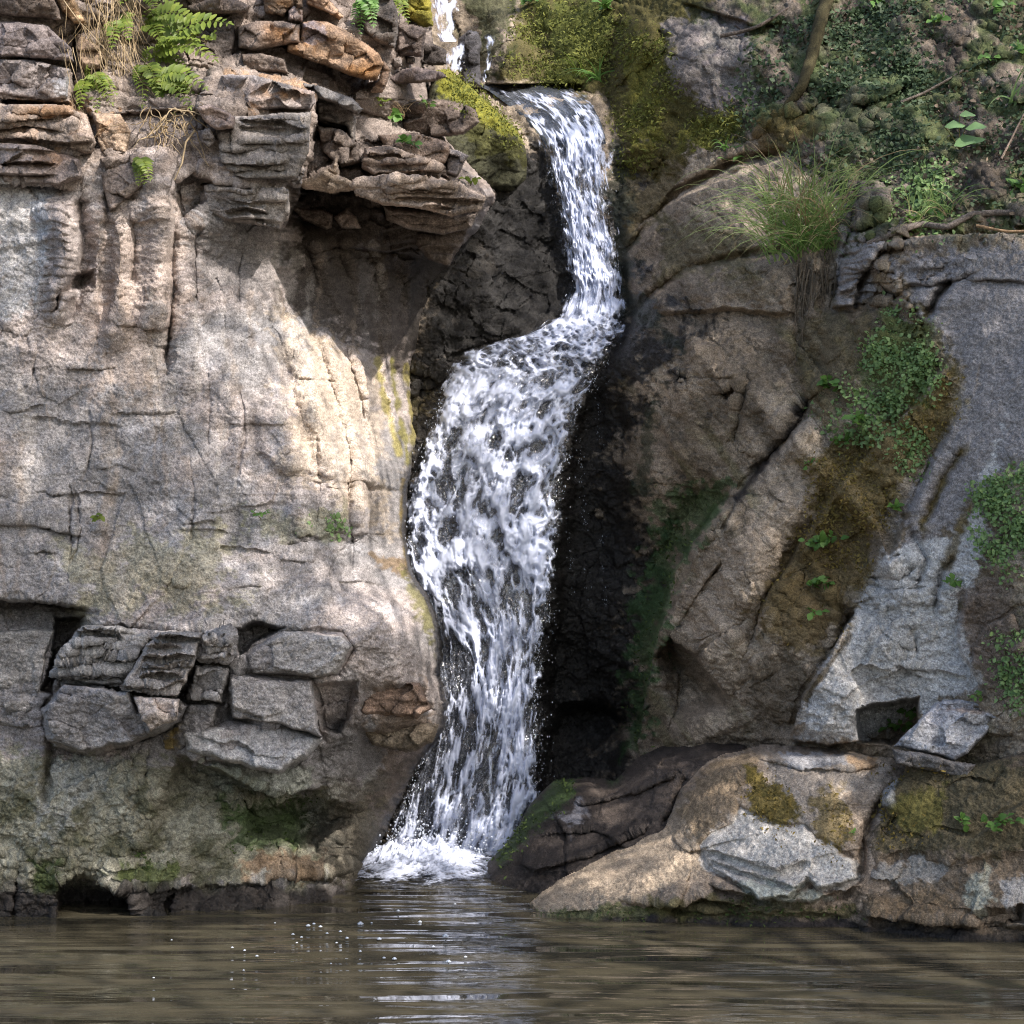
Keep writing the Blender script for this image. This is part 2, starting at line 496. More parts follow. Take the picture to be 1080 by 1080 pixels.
# overhanging brow over the scoop
L.ledge([(306, 192), (345, 200), (382, 200), (410, 196), (452, 200), (512, 214)], .62, 46, 95, 3, .3)
L.ledge([(330, 128), (360, 135), (380, 152)], .12, 20, 14); L.ledge([(385, 160), (440, 172), (480, 190)], .10, 16, 10)
for y, h in ((222, .06), (236, .05), (250, .08)):
    L.ledge([(398, y + 6), (440, y), (495, y - 2)], h, 10, 9, 1.5)
L.block([(316, 192), (350, 172), (356, 160), (360, 188), (382, 197), (378, 203), (320, 200)], .12, 0, -.1)
L.bump(410, 285, 74, 60, -.50, -30)
for q_ in ([(330, 235), (345, 290), (372, 350)], [(362, 240), (378, 300), (398, 370)], [(395, 250), (408, 310), (418, 380)], [(428, 262), (432, 320), (434, 380)]):
    L.ridge(q_, 9, .12)
L.ledge([(330, 262), (390, 258), (450, 268), (478, 262)], .08, 20, 18, 4); L.bump(440, 330, 25, 60, -.2, 10); L.bump(315, 285, 26, 50, -.10)
# drapery of the smooth wall turning into the chute
for q_, w_, h_ in (([(262, 330), (290, 420), (312, 500), (318, 590)], 15, .06), ([(300, 325), (330, 410), (352, 490), (360, 570)], 13, .09), ([(338, 335), (362, 405), (382, 490), (380, 580)], 11, .10), ([(364, 352), (386, 420), (402, 490), (400, 560)], 9, .10), ([(225, 350), (250, 440), (255, 540)], 16, .05)):
    L.ridge(q_, w_, h_)
L.crack([(318, 320), (345, 405), (368, 490), (370, 560)], 7, .07); L.crack([(352, 340), (374, 410), (392, 480)], 6, .08); L.crack([(280, 330), (310, 420), (334, 500)], 7, .05)
L.ridge([(382, 330), (388, 420), (400, 490), (392, 570)], 14, .09); L.crack([(392, 330), (402, 400), (410, 460)], 5, .10)
L.ridge([(402, 375), (414, 430), (426, 480)], 7, .09); L.crack([(416, 385), (424, 440)], 4, .10); L.ridge([(432, 390), (434, 450)], 5, .07)
L.hole([(384, 510), (422, 514), (426, 575), (420, 602), (386, 580)], .13, 8); L.ledge([(378, 588), (404, 596), (432, 612)][::-1], .09, 22, 14, 3)
L.ledge([(270, 430), (275, 470), (292, 492), (340, 498), (380, 506)], .035, 40, 40, 9, .8)
L.ledge([(30, 440), (80, 446), (132, 449)], .025, 14, 8, 4); L.ledge([(-60, 545), (40, 553), (92, 566)], .05, 20, 10)
L.crack([(300, 575), (340, 570), (380, 572)], 3, .03); L.bump(110, 556, 14, 9, .04)
L.ridge([(180, 470), (200, 560), (190, 640)], 40, .03); L.crack([(235, 430), (250, 520), (235, 610)], 14, .03)
for _ in range(22):                                            # short hairline bedding joints and drips of the smooth face
    u_, v_, l_ = rng.uniform(-20, 360), rng.uniform(340, 625), rng.uniform(18, 80)
    L.ledge([(u_, v_), (u_ + l_ * .5, v_ + rng.uniform(-4, 3)), (u_ + l_, v_ + rng.uniform(-3, 6))], rng.uniform(.009, .022), 10, 6, 1.3, .8)
for _ in range(12):
    u_, v_, l_ = rng.uniform(10, 370), rng.uniform(240, 520), rng.uniform(40, 120)
    L.crack([(u_, v_), (u_ + rng.uniform(-6, 8), v_ + l_ * .5), (u_ + rng.uniform(-6, 14), v_ + l_)], 1.5, rng.uniform(.012, .03))
# cave slots under the smooth face and the bedded shelf
L.ledge([(-60, 628), (0, 632), (60, 634), (97, 643)], .42, 60, 42, 2.5, .15)
L.hole([(62, 650), (92, 648), (90, 664), (64, 688), (54, 735), (42, 728), (54, 690)], .34)
L.ledge([(86, 660), (150, 664), (215, 665), (240, 662)], .10, 40, 20)
L.block([(88, 661), (150, 664), (214, 666), (208, 700), (200, 728), (140, 724), (50, 714), (60, 688)], .11, 0, -.05)
for y in (672, 680, 688, 696, 704, 712):
    L.ledge([(58, y + 2 + (y % 3)), (110, y + 3), (160, y - 1 + (y % 5)), (210, y - 3)], .045, 6, 4, 1.2, .6)
L.block([(126, 728), (142, 698), (152, 680), (213, 666), (206, 700), (187, 738)], .05, .05, .02)
L.block([(215, 666), (248, 664), (249, 690), (240, 698), (208, 694)], .09, .05); L.block([(205, 701), (241, 702), (236, 742), (199, 738)], .05, .03)
L.hole([(187, 738), (206, 705), (200, 738)], .14, 2)
L.block([(65, 722), (140, 728), (192, 736), (200, 742), (190, 762), (172, 773), (140, 780), (95, 793), (48, 780), (45, 750)], .18, -.03, .10)
L.block([(142, 735), (190, 738), (187, 762), (158, 774), (150, 752)], .06, .10, .05); L.ledge([(66, 752), (100, 757), (140, 750)], .03, 8, 6)
L.ledge([(46, 782), (95, 795), (140, 783), (186, 766)], .20, 16, 22, 2.5)
L.block([(192, 742), (232, 742), (226, 766), (190, 790), (186, 765)], .05, .08)
L.hole([(249, 664), (270, 656), (302, 660), (290, 668), (266, 681), (251, 700)], .30)
L.block([(262, 690), (285, 672), (300, 666), (360, 668), (372, 682), (355, 711), (330, 713), (262, 709)], .06, .02, .0)
L.block([(240, 713), (328, 716), (335, 768), (342, 780), (245, 756)], .09, .05)
L.hole([(328, 722), (376, 717), (371, 758), (360, 776), (341, 772)], .19)
L.bump(420, 660, 38, 34, .10); L.hole([(376, 721), (446, 718), (458, 752), (378, 756)], .08, 8)
L.ledge([(376, 770), (420, 772), (466, 768)], .16, 14, 22, 4); L.ridge([(376, 764), (420, 760), (464, 762)], 10, .08)
L.ledge([(224, 762), (285, 758), (342, 778)][::-1], .10, 20, 18, 3)        # its sunny top
L.block([(224, 764), (285, 759), (340, 778), (322, 800), (300, 815), (220, 800)], .10, 0, .10, 10)
L.ledge([(185, 790), (240, 815), (290, 836), (345, 830)], .36, 34, 46, 4, .3)
L.hole([(250, 842), (335, 836), (390, 856), (335, 902), (255, 885)], .30, 22)
L.crack([(48, 740), (52, 795), (44, 850)], 3.5, .10); L.crack([(160, 795), (153, 822)], 2.5, .07); L.crack([(20, 905), (14, 975)], 2.5, .06)
L.bump(60, 850, 50, 60, .06); L.bump(190, 880, 50, 40, .05)
L.hole([(62, 926), (80, 919), (104, 925), (134, 945), (146, 972), (62, 975)], .38); L.ledge([(140, 936), (220, 934), (300, 925), (380, 915)], .07, 20, 30, 3)
L.hole([(175, 945), (186, 942), (178, 975), (172, 975)], .1, 2)
L.bump(420, 800, 40, 40, -.12)
# outline towards the falls: rounds back, then a side wall into the gorge
edge = [(-200, -200), (430, -200), (441, -60), (447, 60), (452, 120), (470, 152), (495, 182), (513, 206), (500, 236), (481, 262), (478, 300), (464, 345), (446, 380), (437, 400), (438, 432), (436, 470), (426, 520), (424, 570), (432, 602), (450, 634), (459, 660),
        (460, 690), (457, 712), (465, 740), (464, 768), (441, 797), (425, 830), (412, 860), (398, 885), (384, 908), (380, 935), (380, 1200), (-200, 1200)]
sd = poly_sd(L.wu, L.wv, edge)
q = np.clip(1 - sd / 44, 0, 1)
q2_ = np.clip(1 - sd / 110, 0, 1) * sm(V, 225, 290) * sm(520 - V, 0, 90)
L.D += .55 * q2_ ** 2.2
L.D += .5 * (1 - np.sqrt(np.maximum(1 - q * q, 0))) + np.clip(-sd / 11, 0, 1) * 1.7
L.M = sd > -11

# stone colours and stains, with some shade and sunlight painted in
n1 = fbm(U / 90, V / 70, 3.1, 4); n2 = fbm(U / 26, V / 22, 8.1, 4); n3 = fbm(U / 9, V / 7, 5.1, 3)
w = lambda c: np.asarray(c, f32)
L.C[:] = w(GREY) + (w(PINK) - w(GREY)) * sm(n1, .36, .62)[..., None]
L.C *= (1 + (n2 - .5) * .9 + (n3 - .5) * .5)[..., None]
L.blend(sm(n2, .56, .75) * .5, BLUE); L.blend(sm(1 - n1, .52, .7) * .4, (.27, .25, .24))
L.paint([(-60, -60), (520, -60), (520, 120), (510, 260), (330, 300), (310, 190), (230, 170), (120, 190), (-60, 190)], (.24, .19, .155), .75, 30)
L.blend(sm(vn(U / 50, L.wv / 5, .7), .55, .8) * .45 * (V < 330), (.16, .13, .115))
for c in ([(20, 108), (95, 112), (98, 140), (40, 150), (25, 130)], [(30, 126), (70, 128), (72, 146), (40, 148)], [(40, 160), (66, 158), (64, 176), (44, 176)], [(96, 118), (130, 122), (126, 150), (100, 148)], [(230, 75), (332, 92), (332, 106), (250, 104)], [(260, 120), (300, 124), (280, 140)]):
    L.paint(c, (.36, .21, .10), .55, 8, 1.3, 6)
L.paint([(-10, 196), (44, 200), (50, 300), (38, 330), (-10, 340)], (.55, .54, .53), .75, 12, 1.1, 9); L.paint([(36, 200), (58, 200), (50, 260), (40, 300)], (.42, .44, .48), .8, 6)
L.paint([(200, 200), (310, 210), (300, 300), (260, 330), (205, 300)], (.20, .19, .185), .7, 24)  # darker grey over the scoop
L.paint([(110, 190), (200, 200), (190, 420), (90, 420)], (.44, .35, .29), .6, 30)
L.paint([(310, 200), (490, 230), (480, 320), (420, 400), (300, 330)], (.085, .07, .058), .9, 22)  # shade of the hollow under the brow painted as darker stone
L.paint([(290, 330), (400, 380), (412, 560), (300, 500)], LITCREAM, .65, 28); [L.stroke(p_, 5, c_, .85, 1.) for p_, c_ in (([(398, 380), (406, 430), (420, 480)], (.36, .31, .10)), ([(412, 382), (420, 440), (430, 485)], (.22, .20, .05)), ([(428, 385), (433, 440), (434, 480)], (.28, .24, .07)))]  # sunlit cream streak and yellow-lit fins painted into the colour
L.stroke([(426, 505), (424, 550), (428, 596)], 4, (.30, .22, .07), .9, .6); L.paint([(382, 578), (424, 588), (440, 612), (400, 602)], (.24, .165, .09), .8, 7); L.paint([(425, 600), (462, 640), (462, 700), (448, 680), (430, 630)], (.17, .16, .05), .8, 9)
L.paint([(60, 580), (230, 560), (260, 640), (80, 650)], (.30, .28, .17), .55, 26, 1.2); L.paint([(260, 540), (360, 540), (360, 570), (270, 565)], (.24, .24, .13), .5, 12, 1.2)
L.paint([(-60, 652), (250, 660), (330, 720), (340, 800), (-60, 800)], (.27, .255, .25), .7, 18); L.paint([(376, 722), (450, 720), (460, 810), (380, 860), (400, 800)], (.26, .19, .135), .7, 14)
L.paint([(-60, 790), (200, 800), (300, 830), (400, 850), (400, 930), (-60, 940)], (.255, .245, .165), .8, 16, .7); L.paint([(50, 800), (140, 800), (60, 880), (35, 885)], (.42, .42, .39), .7, 12, 1.1)
lowz = sm(V + (n1 - .5) * 60, 795, 830)
L.D -= lowz * (ridged(U / 44, V / 20, 6.1, 4, .6) - .5) * .06
L.blend(lowz * sm(n2, .5, .62) * .6, (.40, .39, .31)); L.blend(lowz * sm(1 - n2, .54, .66) * .7, (.10, .10, .055)); L.blend(lowz * sm(n3, .58, .7) * .5, (.07, .07, .045))
L.paint([(220, 845), (330, 840), (320, 900), (240, 895)], (.05, .09, .025), .75, 14); L.paint([(120, 905), (190, 910), (185, 935), (125, 930)], (.10, .13, .03), .8, 9); L.paint([(35, 905), (66, 910), (62, 960), (40, 955)], (.07, .10, .03), .8, 9)
L.paint([(190, 800), (330, 805), (320, 838), (240, 832)], (.33, .35, .29), .6, 9); L.paint([(180, 770), (192, 765), (188, 790), (178, 790)], (.38, .27, .08), .8, 5)
L.paint([(255, 905), (345, 905), (340, 930), (260, 930)], (.26, .17, .11), .7, 9, 1.); L.paint([(330, 850), (470, 770), (420, 900), (380, 960), (330, 920)], (.11, .09, .07), .7, 18)
L.blend(sm(V + (n2 - .5) * 30, 926, 944), (.042, .036, .032), .35); L.blend(sm(V, 958, 968), (.02, .018, .016), .1)
for _ in range(60):                                            # run-off streaks down the face
    u_, v_ = rng.uniform(0, 400), rng.uniform(240, 480); ln = rng.uniform(50, 190)
    L.stroke([(u_, v_), (u_ + rng.uniform(-8, 12), v_ + ln * .5), (u_ + rng.uniform(-8, 16), v_ + ln)], rng.uniform(2, 8), [(.24, .22, .21), (.46, .42, .38), (.34, .27, .21)][rng.integers(3)], .4, 1.2)
L.paint([(428, 262), (486, 250), (484, 330), (470, 380), (440, 400), (426, 350)], (.06, .052, .045), .9, 12, 1., 10, 0, .5)  # damp right edge of the hollow, darkened further to stand for its shade
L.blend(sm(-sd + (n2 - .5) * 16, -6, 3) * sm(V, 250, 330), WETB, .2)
L.K = 1 - .22 * sm(L.mask([(80, 330), (300, 330), (420, 400), (430, 600), (440, 650), (100, 640), (-60, 620), (-60, 380)], 30, .3)) + .5 * sm(V, 780, 830)
strat = np.clip(sm(260 - V, -60, 80) * .9 + .35 * L.mask([(310, 190), (520, 190), (500, 270), (330, 280)], 14) + .15 + .8 * L.mask([(50, 660), (245, 660), (235, 735), (50, 725)], 8, .3), 0, 1)
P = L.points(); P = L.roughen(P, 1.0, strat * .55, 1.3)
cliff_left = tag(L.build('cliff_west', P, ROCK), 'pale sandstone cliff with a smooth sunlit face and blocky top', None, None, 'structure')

# ================================================================ right cliff with the wet wall behind the falls
R = Surf(366, 1145, -60, 1012, seed=2.0)
R.D[:] = rbf([(366, 150, 12.2), (380, 400, 11.6), (380, 650, 11.45), (380, 900, 11.3), (380, 1010, 11.3), (366, -60, 13),
    (450, 330, 11.5), (500, 250, 11.75), (550, 200, 12.1), (590, 150, 12.4), (540, 95, 13.1), (620, 105, 12.95), (480, 60, 13.8), (440, 20, 14),
    (580, 270, 12.05), (560, 360, 11.7), (480, 390, 11.45), (640, 330, 11.85), (520, 450, 11.35), (600, 440, 11.5), (500, 560, 11.2), (580, 570, 11.3), (440, 520, 11.3),
    (450, 650, 11.3), (500, 720, 11.3), (600, 690, 11.55), (620, 780, 11.4), (500, 880, 11.3), (650, 760, 11.3), (640, 560, 11.5), (645, 440, 11.5), (680, 390, 11.0), (720, 335, 10.85), (800, 330, 10.55), (760, 420, 10.45),
    (655, 200, 12.2), (660, 100, 12.7), (700, 60, 12.5), (600, 20, 13.6), (640, -60, 14.2), (520, -60, 15), (720, 190, 11.7), (800, 170, 11.3), (820, 235, 10.8), (760, 250, 11.05), (850, 300, 10.35),
    (750, 20, 12.4), (900, 20, 11.8), (1080, 0, 11.3), (1145, -60, 11.7), (900, -60, 12.5), (760, -60, 13.1), (900, 150, 11.0), (1000, 150, 10.6), (1145, 150, 10.1),
    (900, 270, 10.2), (1000, 262, 9.75), (1145, 250, 9.5), (900, 400, 9.85), (980, 330, 9.6), (1080, 350, 9.25), (1145, 350, 9.05), (700, 500, 10.6), (760, 520, 10.15), (800, 620, 9.9), (720, 620, 10.4), (700, 700, 10.55),
    (850, 520, 9.8), (880, 620, 9.6), (960, 500, 9.45), (1050, 480, 9.1), (900, 680, 9.38), (960, 700, 9.25), (860, 770, 9.38), (1000, 690, 9.05), (1080, 600, 8.8), (1145, 600, 8.65), (1060, 770, 8.85), (780, 720, 10.0), (800, 780, 9.95), (720, 800, 10.15), (680, 850, 10.4),
    (750, 900, 10.1), (950, 830, 9.4), (900, 900, 9.4), (1000, 900, 9.0), (1080, 900, 8.8), (1080, 1010, 8.8), (1145, 1010, 8.7), (1145, 800, 8.6), (700, 960, 10.2), (600, 960, 10.9), (560, 1010, 11)], R.U, R.V)
U, V = R.U, R.V
slope = (U - 600) * .55 + (V - 400) * .83                        # along the dip of the folds on this side
acr = (U - 600) * .83 - (V - 400) * .55
r, ox, oy, gap = cells(R.wu / 120 + R.wv / 130, R.wv / 95 - R.wu / 150, 7)
gz = 1 - .85 * R.mask([(930, 285), (1160, 270), (1160, 480), (1050, 640), (920, 640), (940, 520), (1000, 400)], 24, .3)
R.D += ((r - .5) * .03 + ox * .12 + oy * .12) * gz
r, ox, oy, gap = cells(R.wu / 44, R.wv / 36, 8)
R.D += gz * .5 * ((r - .5) * .02 + ox * .08 + oy * .08)
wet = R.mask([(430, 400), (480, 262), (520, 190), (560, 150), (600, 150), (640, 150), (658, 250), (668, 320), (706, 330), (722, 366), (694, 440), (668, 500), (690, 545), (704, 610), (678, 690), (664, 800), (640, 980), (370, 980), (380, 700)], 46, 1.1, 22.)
r, ox, oy, gap = cells(R.wu / 26, R.wv / 22, 9)
R.D += wet * ((r - .5) * .035 + ox * .08 + oy * .08)
# smooth brown shoulder and its joints
R.crack([(652, 275), (690, 232), (720, 200), (770, 172), (835, 160)], 5, .16); R.ledge([(660, 255), (700, 222), (760, 192), (835, 168)][::-1], .12, 30, 30, 4)
R.crack([(660, 335), (720, 285), (790, 268), (850, 262)], 5, .12); R.ledge([(690, 330), (770, 324), (835, 332)], .10, 22, 34, 4, .3)
R.bump(745, 385, 60, 45, .10, -35); R.hole([(752, 415), (775, 405), (782, 415), (765, 425)], .10, 5); R.crack([(790, 395), (780, 440), (775, 470)], 4, .06)
R.crack([(668, 390), (652, 430), (664, 470)], 6, .06); R.bump(690, 470, 26, 50, .06)
# diagonal folds
R.crack([(852, 422), (846, 440), (824, 468), (806, 494), (776, 524)], 7, .10); R.ledge([(860, 440), (820, 480), (770, 530), (730, 590), (705, 660)], .14, 40, 34, 7, .6)
R.ridge([(900, 470), (820, 560), (770, 640), (760, 720)], 26, .08); R.crack([(880, 500), (830, 590), (800, 650), (790, 700)], 9, .04); R.ledge([(935, 452), (860, 550), (806, 640), (786, 705)], .09, 34, 30, 5); R.ledge([(905, 640), (875, 690), (850, 730), (835, 782)], .24, 40, 26, 3)
R.ledge([(1000, 385), (965, 430), (935, 450)], .10, 24, 30, 4); R.ledge([(1010, 440), (985, 490), (950, 560), (935, 600)], .08, 40, 24, 5)
R.crack([(1016, 475), (990, 515), (972, 556)], 6, .06); R.crack([(1004, 588), (990, 610), (984, 645)], 4, .06); R.crack([(960, 560), (975, 590), (968, 620)], 4, .05)
R.ledge([(916, 622), (960, 626), (1004, 621)][::-1], .05, 12, 12, 2); R.bump(930, 594, 26, 16, .08); R.crack([(915, 610), (950, 612), (965, 600)], 3, .05); R.crack([(935, 590), (948, 586)], 2, .05)
# grey headwall top right
R.ledge([(895, 268), (935, 260), (1000, 250), (1145, 246)][::-1], .16, 30, 26, 3, .6)
R.ledge([(1000, 292), (1050, 296), (1145, 300)], .05, 18, 12, 2); R.crack([(925, 300), (943, 316), (958, 302), (1000, 297), (1030, 290)], 2.5, .07); R.crack([(1004, 294), (992, 308), (986, 318), (980, 332)], 5, .16)
for p in ([(906, 190), (942, 200), (932, 240), (895, 246)], [(896, 246), (946, 236), (932, 266), (890, 276)], [(888, 272), (930, 263), (906, 300), (882, 312)], [(884, 302), (906, 296), (900, 326), (878, 326)], [(940, 236), (960, 232), (950, 262), (930, 266)]):
    R.block(p, .12, .05, -.08, 5, .05)
for y in range(198, 322, 11):
    R.ledge([(884, y + 5), (912, y), (945, y + 2)], .04, 7, 5, 1.4)
R.crack([(880, 250), (872, 330), (858, 400)], 12, .12); R.crack([(850, 290), (845, 340), (842, 400)], 10, .10)
# pale block over a dark slot, small caves
R.ledge([(836, 781), (880, 786), (912, 780)], .16, 40, 18, 2); R.hole([(904, 748), (920, 742), (946, 741), (972, 735), (966, 770), (942, 783), (906, 783)], .45, 4)
R.ledge([(940, 700), (985, 705), (1020, 715)], .04, 12, 10); R.crack([(960, 660), (966, 690)], 2, .03)
R.hole([(690, 692), (702, 668), (732, 690), (762, 722), (772, 745), (742, 758), (704, 762)], .22, 22); R.ledge([(684, 700), (706, 668), (736, 690), (772, 735)], .20, 30, 40, 3)
R.hole([(566, 780), (590, 740), (640, 735), (668, 765), (664, 800), (640, 830), (600, 835), (560, 860)], .30, 14)
R.ridge([(770, 515), (712, 600), (690, 680), (672, 780)], 12, .12); R.ledge([(778, 508), (712, 600), (690, 680), (672, 795)], .42, 50, 60, 6, .3)
fold = sm(U, 630, 690) * sm(V, 180, 260) * sm(1010 - U, 0, 80) * sm(800 - V, 0, 60)
R.D -= fold * (ridged(acr / 62 + (vn(U / 70, V / 70, 3.3) - .5) * .8, slope / 330, 5.5, 2) - .5) * .26
R.D -= fold * (ridged(acr / 24 + (vn(U / 40, V / 40, 7.3) - .5) * .8, slope / 120, 9.5, 2) - .5) * .05; R.crack([(740, 520), (690, 600), (664, 690)], 16, .14); R.bump(720, 775, 26, 18, .10); R.bump(765, 765, 20, 16, .08); R.bump(790, 590, 50, 60, .10, -40); R.bump(760, 300, 60, 22, .08)
R.bump(536, 60, 24, 34, .5); R.bump(520, 5, 40, 24, .3)
R.bump(1050, 660, 30, 40, -.05); R.ledge([(1020, 620), (1010, 680), (1040, 730)], .06, 14, 20, 4)
# the upper bank: rough soil and roots
bank = R.mask([(640, -80), (1160, -80), (1160, 245), (1000, 245), (900, 260), (860, 180), (800, 150), (700, 180), (655, 180)], 20, .4)
R.D += bank * (fbm(U / 34 - V / 60, V / 34, 4.4, 4) - .5) * (.22 + .12 * sm(U, 780, 860))
R.ledge([(720, 0), (800, 28), (830, 20)], .1, 20, 16); R.ledge([(900, 112), (930, 105), (960, 90)], .14, 20, 12); R.ledge([(820, 125), (850, 118), (880, 100)], .12, 18, 14)
R.ridge([(650, 10), (690, 60), (652, 180)], 18, .15); R.ridge([(560, -20), (600, 60), (580, 100)], 14, .12); R.ridge([(740, 30), (700, 110), (670, 190)], 18, .10); R.crack([(655, 20), (640, 80), (645, 120)], 8, .12); R.crack([(700, 30), (672, 110)], 8, .10)
# sits behind the water
fl = np.interp(V, FA[:, 0], FA[:, 1]); fr = np.interp(V, FA[:, 0], FA[:, 2]); fd = np.interp(V, FA[:, 0], FA[:, 3])
inside = sm(U, fl - 16, fl - 2) * (1 - sm(U, fr + 2, fr + 18)) * (V > 88)
lim = fd + .10 + .05 * fbm(U / 20, V / 20, 6.6, 2)
R.D = np.where(R.D < lim, R.D + (lim - R.D) * inside, R.D - np.minimum(R.D - lim, .35) * inside * .6)

n1 = fbm(U / 90, V / 80, 13.1, 4); n2 = fbm(U / 26, V / 24, 18.1, 4); n3 = fbm(U / 8, V / 8, 15.1, 3)
R.C[:] = w((.22, .178, .132)) + (w((.42, .345, .265)) - w((.22, .178, .132))) * sm(n1, .36, .64)[..., None]
R.C *= (1 + (n2 - .5) * .8 + (n3 - .5) * .5)[..., None]
R.blend(sm(n2, .58, .76) * .35, (.14, .13, .06))
R.blend(sm(fbm(acr / 13, slope / 90, 3.7, 3), .54, .68) * .55, (.105, .085, .06)); R.blend(sm(fbm(acr / 18, slope / 110, 13.7, 3), .56, .7) * .45, (.13, .125, .055)); R.blend(sm(fbm(acr / 10, slope / 60, 23.7, 3), .6, .72) * .4, (.40, .34, .27))
R.paint([(680, 200), (830, 165), (850, 330), (760, 420), (700, 340), (670, 300)], (.29, .235, .18), .6, 20)
R.paint([(700, 318), (830, 318), (828, 330), (700, 330)], (.30, .25, .20), .7, 7)
R.paint([(930, 270), (1145, 255), (1145, 480), (1060, 500), (1000, 560), (960, 600), (935, 590), (960, 520), (1020, 400), (975, 335)], (.30, .285, .29), .9, 16, .9)
R.paint([(890, 190), (945, 195), (930, 290), (900, 330), (880, 326)], (.35, .33, .33), .8, 8, .7)
R.paint([(930, 580), (1010, 560), (1060, 440), (1030, 620), (1010, 640), (1040, 720), (1000, 740), (910, 780), (838, 784), (850, 735), (890, 660)], (.58, .57, .56), .92, 10, .6)
R.paint([(912, 640), (985, 640), (975, 730), (900, 735)], (.46, .44, .41), .6, 12, 1.)
R.paint([(700, 660), (780, 560), (900, 450), (920, 470), (840, 560), (790, 650), (770, 690)], (.42, .345, .27), .85, 14)
R.paint([(850, 480), (935, 440), (1010, 380), (1010, 440), (950, 520), (930, 560), (850, 560)], (.17, .125, .045), .85, 14); R.paint([(790, 640), (850, 540), (920, 530), (915, 620), (880, 680), (830, 690)], (.16, .115, .05), .85, 16)
R.paint([(790, 690), (840, 690), (840, 770), (790, 775)], (.16, .125, .085), .7, 14)
R.stroke([(1016, 475), (990, 515), (972, 556)], 9, (.16, .12, .04), .9, .6); R.stroke([(1030, 530), (1004, 570), (1000, 600)], 8, (.16, .12, .05), .8); R.stroke([(895, 670), (862, 720), (850, 740)], 5, (.10, .07, .03), .8)
R.paint([(930, 330), (985, 340), (985, 420), (935, 440), (900, 400)], (.12, .15, .045), .8, 12); R.paint([(850, 330), (930, 330), (900, 420), (870, 440), (840, 400)], (.12, .10, .055), .7, 14)
R.paint([(1010, 620), (1060, 600), (1100, 720), (1060, 740), (1020, 700)], (.20, .155, .125), .8, 10)
# bank: soil, leaf litter, moss
R.blend(bank * .85, SOIL); R.blend(bank * sm(n2, .5, .62) * .6, (.22, .185, .155)); R.blend(bank * sm(n3, .55, .7) * .5, (.27, .22, .18)); R.blend(bank * sm(fbm(U / 30, V / 26, 44.4, 4), .43, .56) * .85, (.085, .11, .04)); R.blend(bank * sm(1 - n2, .55, .7) * .6, (.05, .04, .035))
R.paint([(560, -60), (760, -60), (730, 60), (790, 120), (700, 190), (655, 195), (640, 110), (560, 95), (520, 85), (540, 30)], (.085, .075, .025), .95, 16, .6)
R.paint([(560, 0), (650, 0), (640, 90), (560, 95), (575, 60)], MOSS, .7, 16, 1.); R.paint([(660, 30), (700, 60), (690, 170), (655, 190)], YMOSS, .55, 16, 1.2); R.paint([(720, 130), (780, 110), (770, 150), (720, 160)], YMOSS, .5, 8, 1.2)
R.paint([(700, 15), (790, 20), (800, 110), (750, 120), (710, 90)], (.25, .22, .22), .7, 12); R.paint([(480, -60), (570, -60), (540, 30), (520, 90), (500, 60)], (.05, .06, .025), .8, 12)
R.paint([(790, 130), (860, 110), (870, 150), (800, 165)], GMOSS, .7, 9); R.paint([(830, 40), (960, 20), (980, 170), (880, 170), (850, 130)], (.075, .10, .045), .6, 16)
R.paint([(640, 150), (735, 170), (700, 220), (655, 270)], (.10, .08, .03), .7, 12); R.paint([(690, 230), (780, 240), (800, 290), (700, 300)], (.11, .10, .045), .6, 16)
# wet rock round the water
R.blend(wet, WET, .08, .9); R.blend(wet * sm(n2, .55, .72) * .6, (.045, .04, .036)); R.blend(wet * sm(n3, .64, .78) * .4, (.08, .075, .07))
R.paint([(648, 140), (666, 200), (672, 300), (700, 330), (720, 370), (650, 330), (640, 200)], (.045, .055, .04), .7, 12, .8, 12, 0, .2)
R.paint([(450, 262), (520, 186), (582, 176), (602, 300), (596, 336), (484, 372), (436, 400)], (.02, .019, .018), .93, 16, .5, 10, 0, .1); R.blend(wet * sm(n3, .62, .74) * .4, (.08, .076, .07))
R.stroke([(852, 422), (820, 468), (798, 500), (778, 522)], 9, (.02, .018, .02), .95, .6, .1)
R.paint([(700, 520), (768, 512), (716, 600), (694, 680), (680, 790), (660, 790), (664, 700), (680, 610)], ALGA, .75, 16, 1.4, 9, 0, .45); R.stroke([(764, 520), (706, 610), (686, 690), (672, 790)], 5, (.07, .12, .045), .8, .7, .5)
R.paint([(680, 440), (700, 400), (690, 520), (670, 520)], (.04, .055, .03), .6, 10)
R.paint([(740, 780), (850, 790), (840, 1010), (600, 1010), (600, 930)], (.09, .07, .055), .8, 14)
R.blend(sm(V + (n2 - .5) * 24, 945, 965), (.025, .022, .02), .15)
R.K = 1 - .35 * R.mask([(930, 290), (1160, 280), (1160, 440), (1000, 600), (930, 600)], 20) + .25 * wet + .05 * bank * sm(U, 780, 860)
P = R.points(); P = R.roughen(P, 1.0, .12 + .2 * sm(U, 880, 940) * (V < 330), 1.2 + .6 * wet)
cliff_right = tag(R.build('cliff_east', P, ROCK), 'shaded mossy brown and grey cliff east of the falls', None, None, 'structure')
